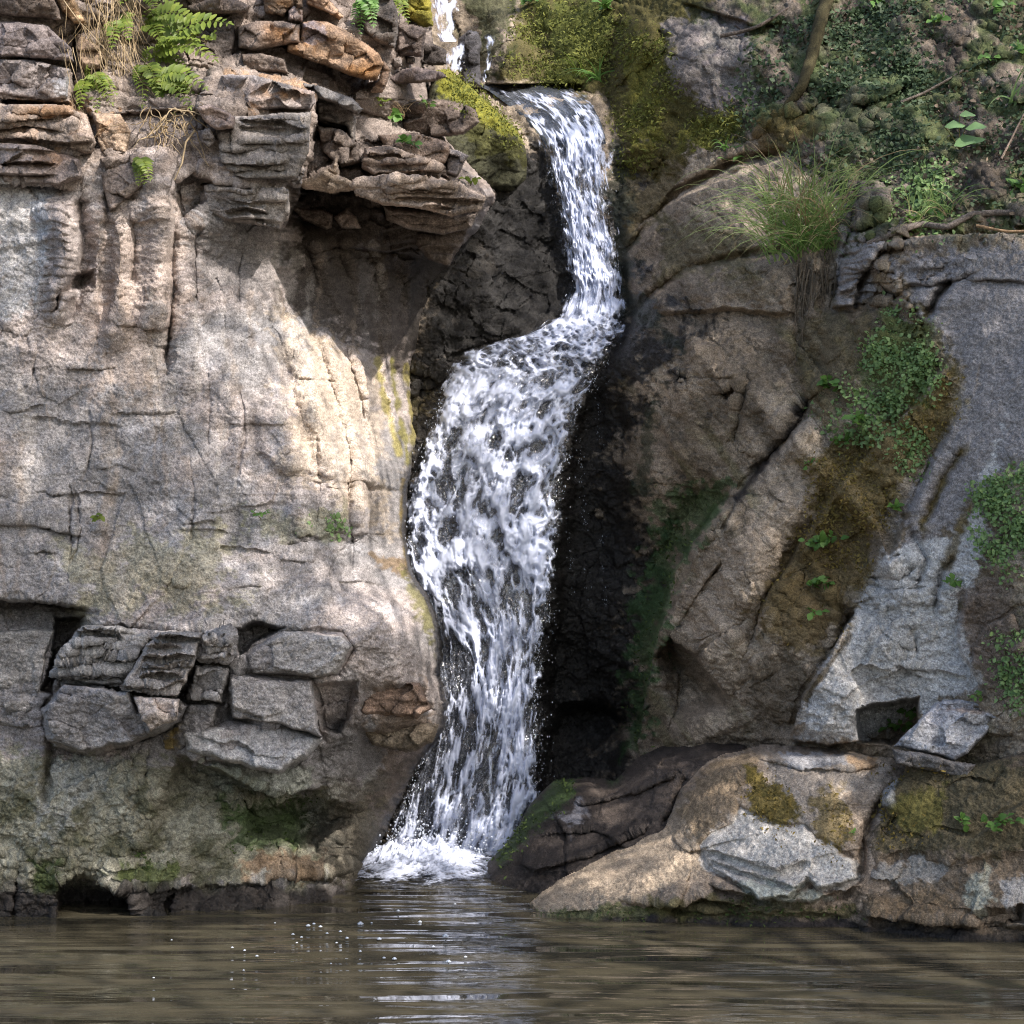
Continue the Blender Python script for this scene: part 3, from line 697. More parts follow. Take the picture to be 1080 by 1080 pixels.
# ================================================================ separate rocks
def rock(name, label, poly, T=.14, wd=9., out=.08, tu=0., tv=0., tint=BROWN, tint2=None, base=None, feats=None, stains=None, seed=1., amp=.75, strata=.15, step=1.0, mat=None, facet=.07, fcell=26, group=None, p=3.4, warp=.5, dry=1., front=None, coarse=.15):
    """One closed stone: its outline, a rounded or flat front (tilted by tu/tv metres per 100 px) and a back of the same size."""
    A = np.array(poly, float)
    s = Surf(A[:, 0].min() - 12, A[:, 0].max() + 12, A[:, 1].min() - 12, A[:, 1].max() + 12, step, seed, warp)
    sd = poly_sd(s.wu, s.wv, poly)
    s.M = sd > -.6
    c = A.mean(0)
    if base is not None:
        D0 = rbf(base, s.U, s.V)
    else:
        if front is None:
            iu = np.round((s.U - ZU0) / ZS).astype(int); iv = np.round((s.V - ZV0) / ZS).astype(int)
            z = ZB[np.clip(iv, 0, 579), np.clip(iu, 0, 639)][s.M & (sd > 2)]
            z = z[z < 50]
            front = float(np.percentile(z, 25)) - out
        D0 = np.full(s.U.shape, front, f32)
    D0 = D0 - (tu * (s.U - c[0]) + tv * (s.V - c[1])) / 100
    t = np.clip(sd / wd, 0, 1)
    prof = (1 - (1 - t) ** p) ** (1 / p)
    s.D = (D0 + T - T * prof).astype(f32)
    r, ox, oy, gap = cells(s.wu / fcell, s.wv / (fcell * .7), int(seed * 7) % 50)
    s.D += prof * facet * ((r - .5) * .35 + ox * 2.2 + oy * 2.2)
    n1 = fbm(s.U / 40, s.V / 30, seed * 3.3, 4); n2 = fbm(s.U / 13, s.V / 10, seed * 5.3 + 1, 4); n3 = fbm(s.U / 4, s.V / 4, seed + 9, 2)
    t2 = tint2 if tint2 is not None else tuple(np.array(tint) * 1.45)
    s.C[:] = w(tint) + (w(t2) - w(tint)) * sm(n1, .38, .62)[..., None]
    s.C *= (1 + (n2 - .5) * .8 + (n3 - .5) * .5)[..., None]
    s.R[:] = dry
    s.n1, s.n2, s.n3, s.sd = n1, n2, n3, sd
    if feats: feats(s)
    if stains: stains(s)
    zfront = s.D.copy()
    s.K = s.K * sm(sd, 0, 3)
    P = s.points(); P = s.roughen(P, amp, strata, 1.0, 1., coarse)
    Db = D0 + T + T * prof
    bx, by, bz = place(s.U, s.V, np.maximum(Db, zfront))
    Bk = np.stack([bx, by, bz], -1).astype(f32)
    edge_ = sd < 1.0
    Bk[edge_] = P[edge_]
    mid = np.array(place(c[0], A[:, 1].max(), float(np.mean(D0[s.M]) + T)))
    o = s.build(name, P, mat or ROCK, Bk, origin=mid)
    return tag(o, label, 'boulder' if name == 'boulder' else 'rock', group)


def orange(u, v, ru, rv, k=.8):
    return lambda s: s.blend(np.exp(-(((s.wu - u) / ru) ** 2 + ((s.wv - v) / rv) ** 2)) * k * sm(s.n2, .35, .6), ORANGE)


def beds(y0, y1, gap, x0, x1, h=.05):
    """Thin uneven bedding planes across a block."""
    def go(s):
        y = y0
        while y < y1:
            k = rng.uniform(-3, 3, 5); q = np.linspace(x0, x1, 5)
            i0 = rng.integers(0, 2); i1 = rng.integers(4, 6)
            s.ledge([(q[i], y + k[i]) for i in range(i0, i1)], h * rng.uniform(.5, 1.3), gap * .8, gap * .5, 1.2, .8)
            y += gap * rng.uniform(.7, 1.4)
    return go


ST = 'fractured blocks at the top of the pale cliff'
DK = (.15, .12, .10)
# --- loose beds and blocks at the top of the pale cliff
rock('stone_block', 'long dark slab at the very top left corner above the purple grey block', [(-30, -30), (48, -20), (62, 10), (64, 22), (36, 19), (-30, 15)], .16, 7, .12, tint=DK, seed=1.1, group=ST, strata=.3)
rock('stone_block', 'purple grey wedge shaped block on the left edge, second bed from the top', [(-30, 20), (20, 22), (52, 26), (76, 50), (78, 66), (40, 61), (8, 60), (-30, 66)], .17, 7, .10, tv=.08, tint=(.17, .145, .14), seed=2.2, group=ST, strata=.3)
rock('stone_block', 'grey pitted block with a corner painted pale as sunlit, third bed down on the left edge', [(-30, 64), (8, 62), (40, 64), (74, 72), (72, 104), (50, 107), (20, 104), (-30, 96)], .17, 7, .10, tint=(.20, .175, .165), seed=3.3, group=ST, stains=lambda s: s.paint([(56, 84), (74, 82), (74, 106), (60, 104)], (.45, .45, .47), .8, 4))  # right corner painted paler, as where the sun strikes it
rock('stone_block', 'leaning orange stone beside the dry rootlets at the top', [(52, -14), (74, -8), (82, 8), (92, 24), (78, 24), (64, 12)], .10, 6, .12, tu=.05, tint=(.40, .27, .16), seed=4.1, group=ST)
rock('stone_block', 'small tan block tucked below the leaning orange stone', [(80, 36), (104, 48), (110, 60), (104, 74), (88, 75), (80, 60)], .11, 7, .10, tint=(.34, .25, .18), seed=5.2, group=ST)
rock('stone_block', 'flat dark capping slab right of the fern clump at the top edge', [(186, -14), (235, -8), (266, 6), (262, 13), (240, 15), (205, 14), (188, 6)], .17, 6, .16, tint=DK, seed=6.2, group=ST, strata=.4)
rock('stone_block', 'broad dark block under the flat capping slab', [(205, 18), (246, 20), (250, 40), (246, 62), (228, 70), (212, 56)], .14, 7, .04, tint=(.13, .11, .10), seed=6.9, group=ST)
rock('stone_block', 'squarish grey block with an orange stained top', [(250, 28), (270, 22), (300, 23), (316, 26), (316, 46), (296, 48), (270, 54), (252, 50)], .16, 7, .14, tv=-.06, tint=(.25, .20, .17), seed=7.4, group=ST, stains=orange(300, 34, 22, 12))
rock('stone_block', 'dark wedge beneath the orange topped squarish block', [(254, 58), (275, 56), (300, 62), (304, 78), (275, 76), (256, 72)], .12, 6, .08, tint=DK, seed=8.4, group=ST)
rock('boulder', 'big rounded orange brown boulder jutting out near the cliff top', [(318, 24), (330, 20), (346, 22), (374, 38), (400, 56), (405, 66), (398, 84), (386, 84), (362, 78), (340, 68), (302, 55), (303, 47), (316, 41)], .22, 10, .26, tu=-.10, tv=.12, tint=(.28, .18, .115), tint2=(.37, .26, .18), seed=9.6, group=ST, facet=.08, stains=lambda s: (orange(325, 50, 22, 9)(s), orange(380, 75, 26, 10)(s), s.paint([(318, 26), (344, 26), (344, 44), (322, 44)], (.33, .30, .33), .6, 6)))
rock('stone_block', 'thin upright tan stone leaning on the end of the big orange boulder', [(404, 64), (412, 72), (408, 86), (402, 98), (389, 98), (398, 84)], .10, 5, .20, tint=(.27, .19, .14), seed=10.3, group=ST)
rock('stone_block', 'long grey slab with an orange band capping the big buttress', [(234, 79), (270, 80), (300, 88), (332, 96), (333, 108), (328, 116), (300, 114), (262, 118), (240, 114), (236, 100)], .20, 6, .10, tv=-.05, tint=(.28, .25, .235), tint2=(.36, .31, .29), seed=11.7, group=ST, strata=.4, stains=lambda s: (orange(300, 96, 30, 7)(s), orange(262, 112, 20, 6, .6)(s)))
rock('stone_block', 'pale shelf stone right of the capping slab with a dark hollow below', [(334, 104), (352, 106), (372, 116), (376, 128), (374, 150), (370, 150), (366, 134), (336, 127)], .15, 6, .16, tint=(.26, .23, .205), seed=12.6, group=ST, strata=.3)
rock('stone_block', 'slanting grey slab between the big orange boulder and the pale shelf stone', [(318, 86), (342, 92), (372, 104), (384, 116), (378, 122), (350, 108), (320, 98)], .13, 5, .12, tint=(.22, .205, .195), seed=13.2, group=ST, strata=.3)
rock('stone_block', 'sunlit tan flake sticking out below the shelf stones', [(314, 192), (332, 186), (350, 174), (355, 160), (358, 184), (380, 194), (378, 200), (350, 204), (318, 199)], .12, 6, .20, tv=-.10, tint=(.34, .27, .21), seed=14.2, group=ST)
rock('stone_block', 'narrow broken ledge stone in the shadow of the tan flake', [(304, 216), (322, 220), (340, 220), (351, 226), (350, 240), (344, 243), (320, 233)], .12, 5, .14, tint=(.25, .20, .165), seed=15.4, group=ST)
rock('stone_block', 'small pinkish wedge beside the narrow broken ledge stone', [(352, 229), (366, 219), (376, 228), (381, 240), (360, 241)], .11, 5, .16, tint=(.31, .25, .21), seed=16.4, group=ST)
rock('stone_block', 'flat dark slab poking out towards the upper falls', [(407, 84), (420, 74), (442, 69), (468, 76), (472, 82), (456, 86), (420, 89)], .15, 5, .26, tv=-.08, tint=(.15, .12, .11), seed=17.3, group=ST, strata=.2)
rock('stone_block', 'dark brown block with a lit left face below the flat slab', [(424, 110), (452, 104), (486, 108), (502, 116), (506, 130), (490, 142), (456, 146), (426, 142)], .18, 8, .22, tu=.05, tint=(.12, .095, .08), seed=18.6, group=ST, facet=.10)
rock('stone_block', 'brown rough stone under the dark block, small leaves growing on its left', [(398, 142), (440, 140), (472, 150), (476, 160), (470, 172), (446, 182), (430, 168), (408, 158)], .17, 7, .22, tint=(.22, .165, .13), seed=19.1, group=ST, facet=.08)
rock('stone_block', 'small grey angular stone at the right end of the rough brown stone', [(472, 156), (484, 158), (496, 164), (482, 186), (470, 182)], .12, 5, .16, tint=(.19, .165, .155), seed=20.4, group=ST)
rock('stone_block', 'tan round topped stone against the mossy ledge', [(452, 94), (464, 88), (480, 86), (488, 98), (484, 110), (455, 108)], .13, 9, .20, tint=(.26, .19, .15), seed=21.4, group=ST)
rock('stone_block', 'tall dark stone under the fern at the top', [(386, -14), (412, -8), (420, 14), (420, 36), (416, 52), (400, 46), (384, 34), (378, 8)], .17, 8, .24, tint=(.115, .10, .09), seed=22.8, group=ST)
rock('stone_block', 'dark squarish stone standing right of the tall dark stone', [(419, 24), (436, 26), (450, 30), (447, 50), (446, 60), (430, 58), (418, 62)], .14, 6, .24, tint=(.15, .12, .105), seed=23.8, group=ST)
rock('stone_block', 'black wet stone overlooking the narrow stream', [(440, 44), (458, 46), (471, 52), (472, 68), (456, 70), (442, 68)], .14, 6, .30, tint=(.07, .06, .055), seed=24.8, group=ST)
rock('stone_block', 'yellow mossy stone at the top beside the narrow stream', [(424, -14), (448, -12), (455, 4), (458, 28), (444, 28), (430, 20)], .15, 9, .26, tint=(.19, .17, .035), tint2=(.28, .24, .045), seed=25.8, group=ST, amp=.8)
rock('stone_block', 'small cube of stone wedged under the squarish stone', [(414, 61), (424, 60), (425, 70), (416, 71)], .08, 3, .18, tint=(.21, .18, .16), seed=26.8, group=ST)
rock('stone_block', 'smaller cube of stone wedged above the flat dark slab', [(428, 61), (437, 60), (438, 68), (429, 69)], .08, 3, .18, tint=(.24, .20, .175), seed=27.8, group=ST)
rock('stone_block', 'dark brown block at the top edge right of the capping slab', [(276, -14), (300, -12), (318, -6), (319, 6), (304, 10), (300, 19), (278, 15)], .16, 6, .16, tint=(.17, .125, .09), seed=28.8, group=ST, stains=orange(295, 4, 18, 6, .5))
rock('stone_block', 'little pink squarish block under the dark block at the top edge', [(303, 12), (310, 5), (319, 10), (319, 22), (304, 23)], .09, 4, .16, tint=(.32, .25, .22), seed=29.8, group=ST)
rock('stone_block', 'thin slanting orange brown slab above the big orange boulder', [(320, -12), (342, -6), (352, 6), (363, 18), (358, 22), (344, 14), (322, 4)], .13, 5, .22, tint=(.28, .19, .13), seed=30.8, group=ST)
rock('stone_block', 'pointed pinkish stone jutting out over the hanging root tangle', [(206, 114), (220, 110), (240, 116), (249, 122), (248, 134), (228, 137), (214, 128)], .16, 5, .20, tv=-.05, tint=(.33, .255, .22), seed=31.8, group=ST)
rock('stone_block', 'small grey stone hanging among the root tangle', [(210, 138), (222, 134), (228, 148), (220, 156), (212, 150)], .09, 5, .16, tint=(.27, .235, .215), seed=32.8, group=ST)

rock('stone_block', 'upper plate of the jutting brow beside the upper falls', [(384, 156), (410, 152), (444, 164), (470, 176), (462, 190), (430, 192), (400, 188), (380, 178)], .28, 6, .30, tu=.05, feats=beds(158, 190, 8, 380, 470, .06), tint=(.24, .19, .155), seed=41.3, group=ST, strata=1.2, facet=.05, fcell=70)
rock('stone_block', 'longest plate of the jutting brow, its tip pointing at the upper falls', [(372, 190), (402, 184), (440, 186), (478, 192), (514, 206), (506, 222), (476, 228), (440, 220), (404, 216), (376, 206)], .36, 6, .42, tu=.02, tv=-.1, feats=beds(190, 226, 7, 372, 514, .07), tint=(.27, .215, .175), seed=42.3, group=ST, strata=1.2, facet=.05, fcell=70)
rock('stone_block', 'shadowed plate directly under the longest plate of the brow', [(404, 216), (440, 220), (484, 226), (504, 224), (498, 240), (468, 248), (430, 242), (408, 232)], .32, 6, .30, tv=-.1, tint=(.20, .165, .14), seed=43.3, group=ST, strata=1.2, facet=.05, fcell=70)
rock('stone_block', 'lowest shadowed plate of the brow over the hollow', [(436, 244), (468, 248), (494, 240), (486, 262), (474, 282), (452, 274), (438, 258)], .30, 7, .20, tv=-.1, tint=(.10, .082, .07), seed=44.3, group=ST, strata=1.2, facet=.05, fcell=70)  # tint darkened to deepen the shade of the hollow
rock('stone_block', 'dark plate above the sunlit tan flake', [(334, 132), (360, 136), (378, 152), (382, 172), (360, 178), (340, 160)], .2, 6, .16, tint=(.16, .13, .11), seed=45.3, group=ST, strata=.4, facet=.10)

BD = 'jointed beds on the left of the pale cliff'
rock('stone_block', 'broad orange stained bed below the pitted grey block', [(-30, 112), (58, 110), (92, 121), (101, 150), (96, 163), (60, 157), (20, 150), (-30, 146)], .2, 6, .07, tv=-.06, tint=(.30, .235, .19), tint2=(.38, .31, .26), seed=51.2, group=BD, strata=.5, feats=beds(118, 160, 12, -30, 100, .05), stains=lambda s: (orange(50, 120, 34, 8, .7)(s), orange(58, 142, 22, 7, .6)(s)))
rock('stone_block', 'lower pinkish bed above the white streak on the left edge', [(-30, 150), (38, 153), (84, 167), (88, 188), (62, 197), (0, 193), (-30, 191)], .2, 6, .08, tv=-.05, tint=(.27, .22, .195), tint2=(.36, .30, .27), seed=52.2, group=BD, strata=.5, feats=beds(158, 192, 11, -30, 88, .05), stains=orange(56, 168, 16, 7, .5))
rock('stone_block', 'tan block with an orange face right of the broad orange bed', [(97, 118), (128, 121), (141, 140), (133, 162), (106, 162)], .14, 7, .08, tint=(.28, .215, .16), seed=53.2, group=BD, stains=orange(116, 136, 16, 12, .6))
rock('stone_block', 'wedge shaped dark fronted block over the fluted columns', [(104, 166), (150, 162), (158, 196), (140, 206), (116, 224), (108, 196)], .14, 6, .08, tv=.1, tint=(.22, .18, .155), seed=54.2, group=BD, strata=.4)
rock('stone_block', 'upper course of the big buttress, grey with thin bedding', [(226, 120), (262, 122), (300, 118), (329, 119), (325, 160), (313, 188), (250, 191), (232, 172)], .22, 6, .08, tint=(.25, .225, .205), tint2=(.33, .295, .27), seed=55.2, group=BD, strata=.8, facet=.05, fcell=60, feats=beds(126, 190, 11, 224, 330, .05))
rock('stone_block', 'lower course of the big buttress above the dark scoop', [(214, 194), (262, 199), (304, 199), (306, 224), (296, 242), (262, 236), (240, 236), (216, 222)], .2, 7, .06, tv=-.15, tint=(.24, .215, .195), seed=56.2, group=BD, strata=.8, facet=.05, fcell=50, feats=beds(202, 240, 9, 214, 306, .05))
SH = 'jointed blocks in the shelf low on the pale cliff'
rock('stone_block', 'large dark blue grey block with a pointed lower edge, lowest in the shelf', [(47, 752), (66, 723), (138, 728), (146, 752), (190, 741), (200, 745), (188, 762), (170, 774), (140, 780), (95, 793), (52, 781)], .22, 5, 0.055, tu=-.02, tv=-.10, tint=(.25, .24, .245), tint2=(.32, .305, .30), seed=61.2, group=SH, warp=1.1, facet=.09, fcell=50)
rock('stone_block', 'pinkish block set on the right end of the large blue grey block', [(141, 735), (191, 738), (187, 760), (157, 773), (147, 752)], .16, 4, 0.077, tu=.06, tv=-.05, tint=(.38, .325, .29), seed=62.2, group=SH, warp=1.1)
rock('stone_block', 'stack of thin wavy beds over the large blue grey block', [(88, 661), (124, 660), (158, 666), (146, 694), (130, 722), (92, 720), (50, 713), (62, 688)], .2, 4, 0.039, tint=(.29, .28, .27), tint2=(.37, .35, .33), seed=63.2, group=SH, warp=1.1, strata=1., facet=.03, fcell=70, amp=.9, feats=beds(670, 722, 7, 50, 160, .07))
rock('stone_block', 'bedded block with a rough broken right side in the middle of the shelf', [(126, 728), (142, 699), (154, 680), (164, 666), (214, 667), (206, 700), (196, 720), (186, 738)], .2, 4, 0.066, tu=.05, tint=(.30, .28, .265), tint2=(.40, .36, .33), seed=64.2, group=SH, warp=1.1, strata=1., facet=.04, fcell=60, feats=beds(674, 736, 9, 124, 214, .07))
rock('stone_block', 'small striped block under the smooth wall beside the dark slot', [(216, 667), (248, 664), (249, 690), (240, 698), (209, 694)], .16, 4, 0.044, tu=.05, tint=(.31, .285, .265), seed=65.2, group=SH, warp=1.1, strata=1., feats=beds(670, 696, 7, 208, 250, .05))
rock('stone_block', 'upright grey block beneath the small striped block', [(206, 702), (241, 702), (238, 722), (236, 742), (201, 738)], .16, 4, 0.033, tint=(.25, .235, .225), seed=66.2, group=SH, warp=1.1, strata=.6)
rock('stone_block', 'rounded pale block right of the dark slot', [(262, 691), (284, 674), (300, 667), (334, 667), (360, 669), (372, 682), (355, 711), (330, 713), (263, 709)], .22, 8, 0.039, tint=(.36, .335, .315), tint2=(.45, .42, .395), seed=67.2, group=SH, warp=1.1, facet=.05, fcell=60)
rock('stone_block', 'square faced pale block under the rounded pale block', [(242, 714), (286, 716), (328, 717), (335, 768), (342, 779), (292, 764), (246, 757)], .2, 4, 0.044, tu=.02, tint=(.33, .305, .29), tint2=(.41, .38, .36), seed=68.2, group=SH, warp=1.1, facet=.05, fcell=70)
rock('stone_slab', 'sloping slab with a bright upper side over the green overhang', [(192, 770), (224, 764), (284, 759), (343, 779), (326, 800), (296, 816), (250, 806), (196, 792)], .24, 8, 0.066, tv=.30, tint=(.34, .325, .315), tint2=(.42, .405, .395), seed=69.2, group=SH, warp=1.1, facet=.05, fcell=70, p=2.4)
rock('stone_block', 'reddish brown corner block between the pale blocks and the falls', [(382, 722), (444, 719), (456, 748), (440, 758), (380, 756)], .2, 6, 0.022, tint=(.25, .175, .13), seed=70.2, group=SH, warp=1.1, strata=.6)
rock('stone_block', 'bulging brown bed under the reddish corner block', [(380, 765), (420, 759), (464, 763), (458, 782), (430, 794), (392, 788)], .22, 8, 0.044, tint=(.21, .17, .125), seed=71.2, group=SH, warp=1.1, strata=.7, p=2.4)
rock('stone_block', 'smooth grey block with a lit right edge on the far left of the shelf', [(-30, 664), (20, 662), (59, 664), (50, 700), (41, 731), (10, 728), (-30, 724)], .2, 4, 0.028, tu=.03, tint=(.27, .255, .24), tint2=(.34, .32, .30), seed=72.2, group=SH, warp=1.1, facet=.04, fcell=70)
rock('stone_block', 'dark broken block beneath the smooth grey block on the far left', [(-30, 732), (14, 735), (38, 738), (46, 756), (30, 768), (-30, 764)], .18, 5, 0.022, tint=(.19, .18, .17), seed=73.2, group=SH, warp=1.1, facet=.10)

# --- the mossy ledge at the lip of the falls
rock('mossy_ledge', 'sunlit ledge covered in yellow green moss left of the lip of the falls', [(456, 76), (474, 72), (492, 86), (520, 112), (546, 138), (556, 160), (560, 190), (540, 205), (500, 196), (470, 170), (446, 130)], .45, 26, 0, tu=0, tv=-.5,
     base=[(456, 76, 11.6), (500, 95, 12.0), (550, 140, 11.9), (555, 190, 11.85), (480, 170, 11.2), (446, 120, 11.0)], tint=(.05, .05, .03), seed=33.5, amp=1., group=None,
     stains=lambda s: (s.paint([(456, 66), (480, 66), (560, 140), (556, 152), (510, 134), (462, 100)], (.19, .185, .03), 1, 7, .6, 7), s.paint([(462, 100), (510, 134), (556, 152), (556, 175), (500, 160)], (.07, .07, .022), .8, 9, 1.)))
# --- rocks in the stream above
rock('boulder', 'small dark wet boulder splitting the stream above the falls', [(484, 40), (494, 31), (504, 33), (508, 46), (505, 62), (508, 92), (488, 94), (482, 70)], .2, 12, .25, front=12.85, tint=(.035, .032, .035), tint2=(.10, .095, .10), seed=34.5, dry=.25)

# --- the rocks at the foot of the right bank
def f_big(s):
    s.ledge([(738, 893), (775, 905), (820, 918), (856, 905)], .05, 16, 12, 2.5); s.ledge([(744, 905), (800, 925), (845, 935)], .05, 10, 10, 2)
    s.block([(740, 893), (752, 880), (775, 870), (782, 852), (800, 862), (822, 872), (850, 870), (862, 885), (880, 893), (902, 908), (906, 926), (888, 936), (862, 938), (850, 930), (832, 946), (800, 950), (790, 940), (765, 925), (745, 912)], .045, .02, .10, 5, .03)
    s.ledge([(745, 930), (800, 948), (850, 952), (905, 935)], .12, 12, 16, 3); s.ledge([(700, 960), (740, 945), (790, 958)], .12, 20, 14, 3)
    s.ledge([(794, 800), (840, 810), (900, 812), (935, 805)], .04, 10, 10, 2); s.crack([(935, 830), (915, 870), (906, 930)], 4, .10)
    s.ledge([(640, 945), (700, 955), (780, 962), (900, 964)], .05, 12, 16, 3); s.bump(640, 925, 70, 26, .05)
    s.ridge([(730, 830), (760, 810), (850, 795), (930, 800)], 14, .06)


def c_big(s):
    s.paint([(540, 990), (560, 940), (700, 860), (730, 830), (760, 870), (740, 930), (680, 950), (560, 980)], (.42, .335, .245), .9, 12, .5)
    s.paint([(720, 830), (770, 790), (800, 800), (790, 860), (740, 890), (715, 860)], (.25, .185, .115), .8, 14)
    s.paint([(760, 870), (800, 850), (810, 790), (935, 795), (900, 840), (880, 890), (800, 880)], (.38, .33, .28), .8, 12, 1.)
    s.paint([(815, 792), (890, 794), (892, 808), (830, 812)], (.34, .34, .355), .9, 4); s.paint([(788, 812), (820, 830), (840, 850), (845, 875), (815, 880), (795, 860), (785, 830)], (.16, .12, .025), .9, 9, 1.)
    s.paint([(855, 840), (890, 830), (900, 890), (890, 920), (860, 890)], (.19, .14, .045), .75, 9, 1.2); s.paint([(895, 800), (925, 800), (920, 815), (900, 812)], (.34, .22, .12), .7, 5)
    s.paint([(738, 894), (752, 878), (775, 868), (782, 850), (800, 860), (822, 870), (850, 868), (862, 884), (880, 892), (904, 908), (908, 926), (888, 938), (862, 940), (850, 932), (832, 948), (800, 952), (790, 942), (765, 927), (743, 913)], (.57, .54, .50), .95, 5, .8); s.paint([(770, 930), (850, 935), (880, 950), (800, 960)], (.40, .43, .37), .7, 6, 1.)
    s.paint([(550, 958), (700, 956), (760, 970), (560, 985)], (.07, .09, .03), .8, 6, .9); s.paint([(680, 950), (760, 944), (900, 956), (900, 975), (690, 975)], (.11, .10, .04), .8, 8, .9)
    s.blend(sm(s.V + (s.n2 - .5) * 20, 964, 974), (.035, .03, .03), .2)


rock('boulder', 'large tan boulder sloping into the pool, with white patches and gold moss', [(545, 985), (550, 960), (570, 941), (610, 916), (660, 890), (700, 870), (718, 832), (738, 810), (764, 795), (800, 786), (860, 787), (945, 794), (958, 812), (985, 836), (990, 862), (984, 888), (990, 914), (980, 945), (985, 1000), (600, 1000)], .45, 60, 0,
     base=[(560, 980, 8.85), (700, 975, 8.75), (900, 975, 8.65), (600, 920, 9.1), (700, 880, 9.15), (760, 800, 9.35), (900, 795, 9.15), (940, 850, 8.95), (820, 880, 8.85), (900, 920, 8.7), (780, 940, 8.75), (600, 1000, 8.7), (900, 1000, 8.5)], tint=(.30, .24, .185), seed=35.5, amp=.9, coarse=.8, facet=.03, fcell=80, step=STEP, feats=f_big, stains=c_big, warp=.8, p=2.2)


def c_dark(s):
    s.blend(sm(s.n1, .45, .6) * .6, (.085, .068, .056))
    s.paint([(515, 900), (560, 850), (580, 822), (610, 820), (600, 850), (560, 880), (530, 920)], (.05, .085, .028), .9, 8, .7, 8)
    s.paint([(590, 860), (612, 845), (620, 870), (600, 885)], (.25, .25, .28), .7, 8, 1.); s.paint([(640, 800), (660, 795), (655, 830), (640, 835)], (.06, .09, .04), .8, 6)
    s.paint([(620, 830), (740, 800), (700, 860), (640, 880)], (.125, .10, .083), .7, 12, 1.)
    s.blend(sm(s.V + (s.n2 - .5) * 24, 935, 955), (.025, .022, .02), .15)


rock('boulder', 'dark wet hump of rock between the foot of the falls and the pale boulder', [(494, 985), (492, 945), (510, 914), (540, 882), (560, 846), (584, 823), (620, 819), (648, 824), (672, 800), (700, 786), (740, 776), (790, 780), (800, 830), (760, 900), (720, 985)], .5, 55, 0,
     base=[(500, 960, 9.75), (560, 960, 9.5), (640, 950, 9.2), (540, 890, 9.9), (590, 840, 10.1), (640, 840, 10.0), (700, 800, 9.9), (780, 790, 9.7), (700, 880, 9.4), (720, 960, 9.0), (620, 900, 9.6)], tint=(.045, .037, .033), seed=36.5, amp=.9, coarse=1.0, facet=.05, fcell=50, step=STEP, stains=c_dark, dry=.45, p=2.0,
     feats=lambda s: (s.bump(650, 886, 8, 7, .05), s.crack([(700, 870), (715, 845), (725, 820)], 5, .1), s.ledge([(560, 920), (620, 900), (690, 870)], .07, 16, 14), s.ledge([(600, 850), (660, 840), (720, 815)], .06, 16, 12)))


def c_corner(s):
    s.paint([(925, 800), (1140, 810), (1140, 900), (1000, 900), (920, 900)], (.105, .09, .05), .8, 14)
    s.paint([(905, 915), (945, 905), (1000, 910), (1000, 930), (930, 940)], (.36, .34, .31), .85, 8, 1.2); s.paint([(1010, 930), (1040, 915), (1050, 950), (1030, 965)], (.40, .40, .33), .85, 7, 1.); s.paint([(1050, 930), (1100, 925), (1100, 955), (1060, 960)], (.40, .39, .38), .8, 7, 1.)
    s.paint([(930, 825), (945, 820), (945, 850), (930, 850)], (.42, .42, .42), .7, 4); s.paint([(940, 840), (1000, 830), (990, 880), (950, 880)], (.13, .12, .03), .7, 10)
    s.paint([(910, 945), (1000, 935), (1010, 965), (920, 970)], (.20, .145, .09), .8, 9); s.blend(sm(s.V + (s.n2 - .5) * 20 - (s.U - 900) * .11, 962, 976), (.03, .027, .026), .2)


rock('boulder', 'brown mossy bank rock in the bottom right corner at the water, small herbs on it', [(898, 1010), (908, 965), (902, 940), (916, 910), (908, 885), (930, 862), (926, 836), (950, 818), (960, 800), (1030, 806), (1090, 790), (1160, 790), (1160, 1020)], .16, 14, 0,
     base=[(905, 975, 8.60), (1000, 985, 8.45), (1140, 990, 8.3), (920, 850, 8.86), (1000, 810, 8.85), (1140, 800, 8.6), (1000, 900, 8.6), (1100, 880, 8.45)], tint=(.16, .125, .09), seed=37.5, amp=1., coarse=1.2, facet=.05, fcell=60, step=STEP, stains=c_corner, p=2.2,
     feats=lambda s: (s.ledge([(915, 905), (960, 896), (1000, 908), (1050, 900), (1140, 905)], .035, 20, 20, 6), s.crack([(945, 860), (930, 880)], 4, .06), s.ledge([(905, 965), (980, 972), (1060, 975), (1140, 980)], .10, 16, 18, 3), s.hole([(1020, 960), (1080, 955), (1080, 975), (1030, 980)], .12, 6)))
rock('stone_slab', 'tilted blue grey slab resting on the bank above the corner rock', [(944, 788), (958, 772), (986, 741), (1010, 737), (1054, 744), (1058, 752), (1040, 775), (1020, 795), (1006, 803), (988, 797)], .16, 5, .14, tu=.04, tv=.16, tint=(.40, .40, .43), tint2=(.5, .495, .51), seed=38.5, facet=.05, p=3.2,
     feats=lambda s: (s.ledge([(986, 752), (1010, 748), (1050, 752)][::-1], .05, 12, 8, 2), s.crack([(1056, 755), (1030, 785)], 2, .03)), stains=lambda s: s.stroke([(1000, 748), (1050, 750)], 4, (.36, .27, .22), .7))
rock('stone_slab', 'thin dark slab lying under the tilted blue grey slab', [(940, 790), (970, 793), (1005, 803), (1030, 806), (1026, 818), (1014, 822), (975, 812), (945, 806)], .14, 5, .10, tint=(.15, .14, .135), seed=39.5, p=3.2)
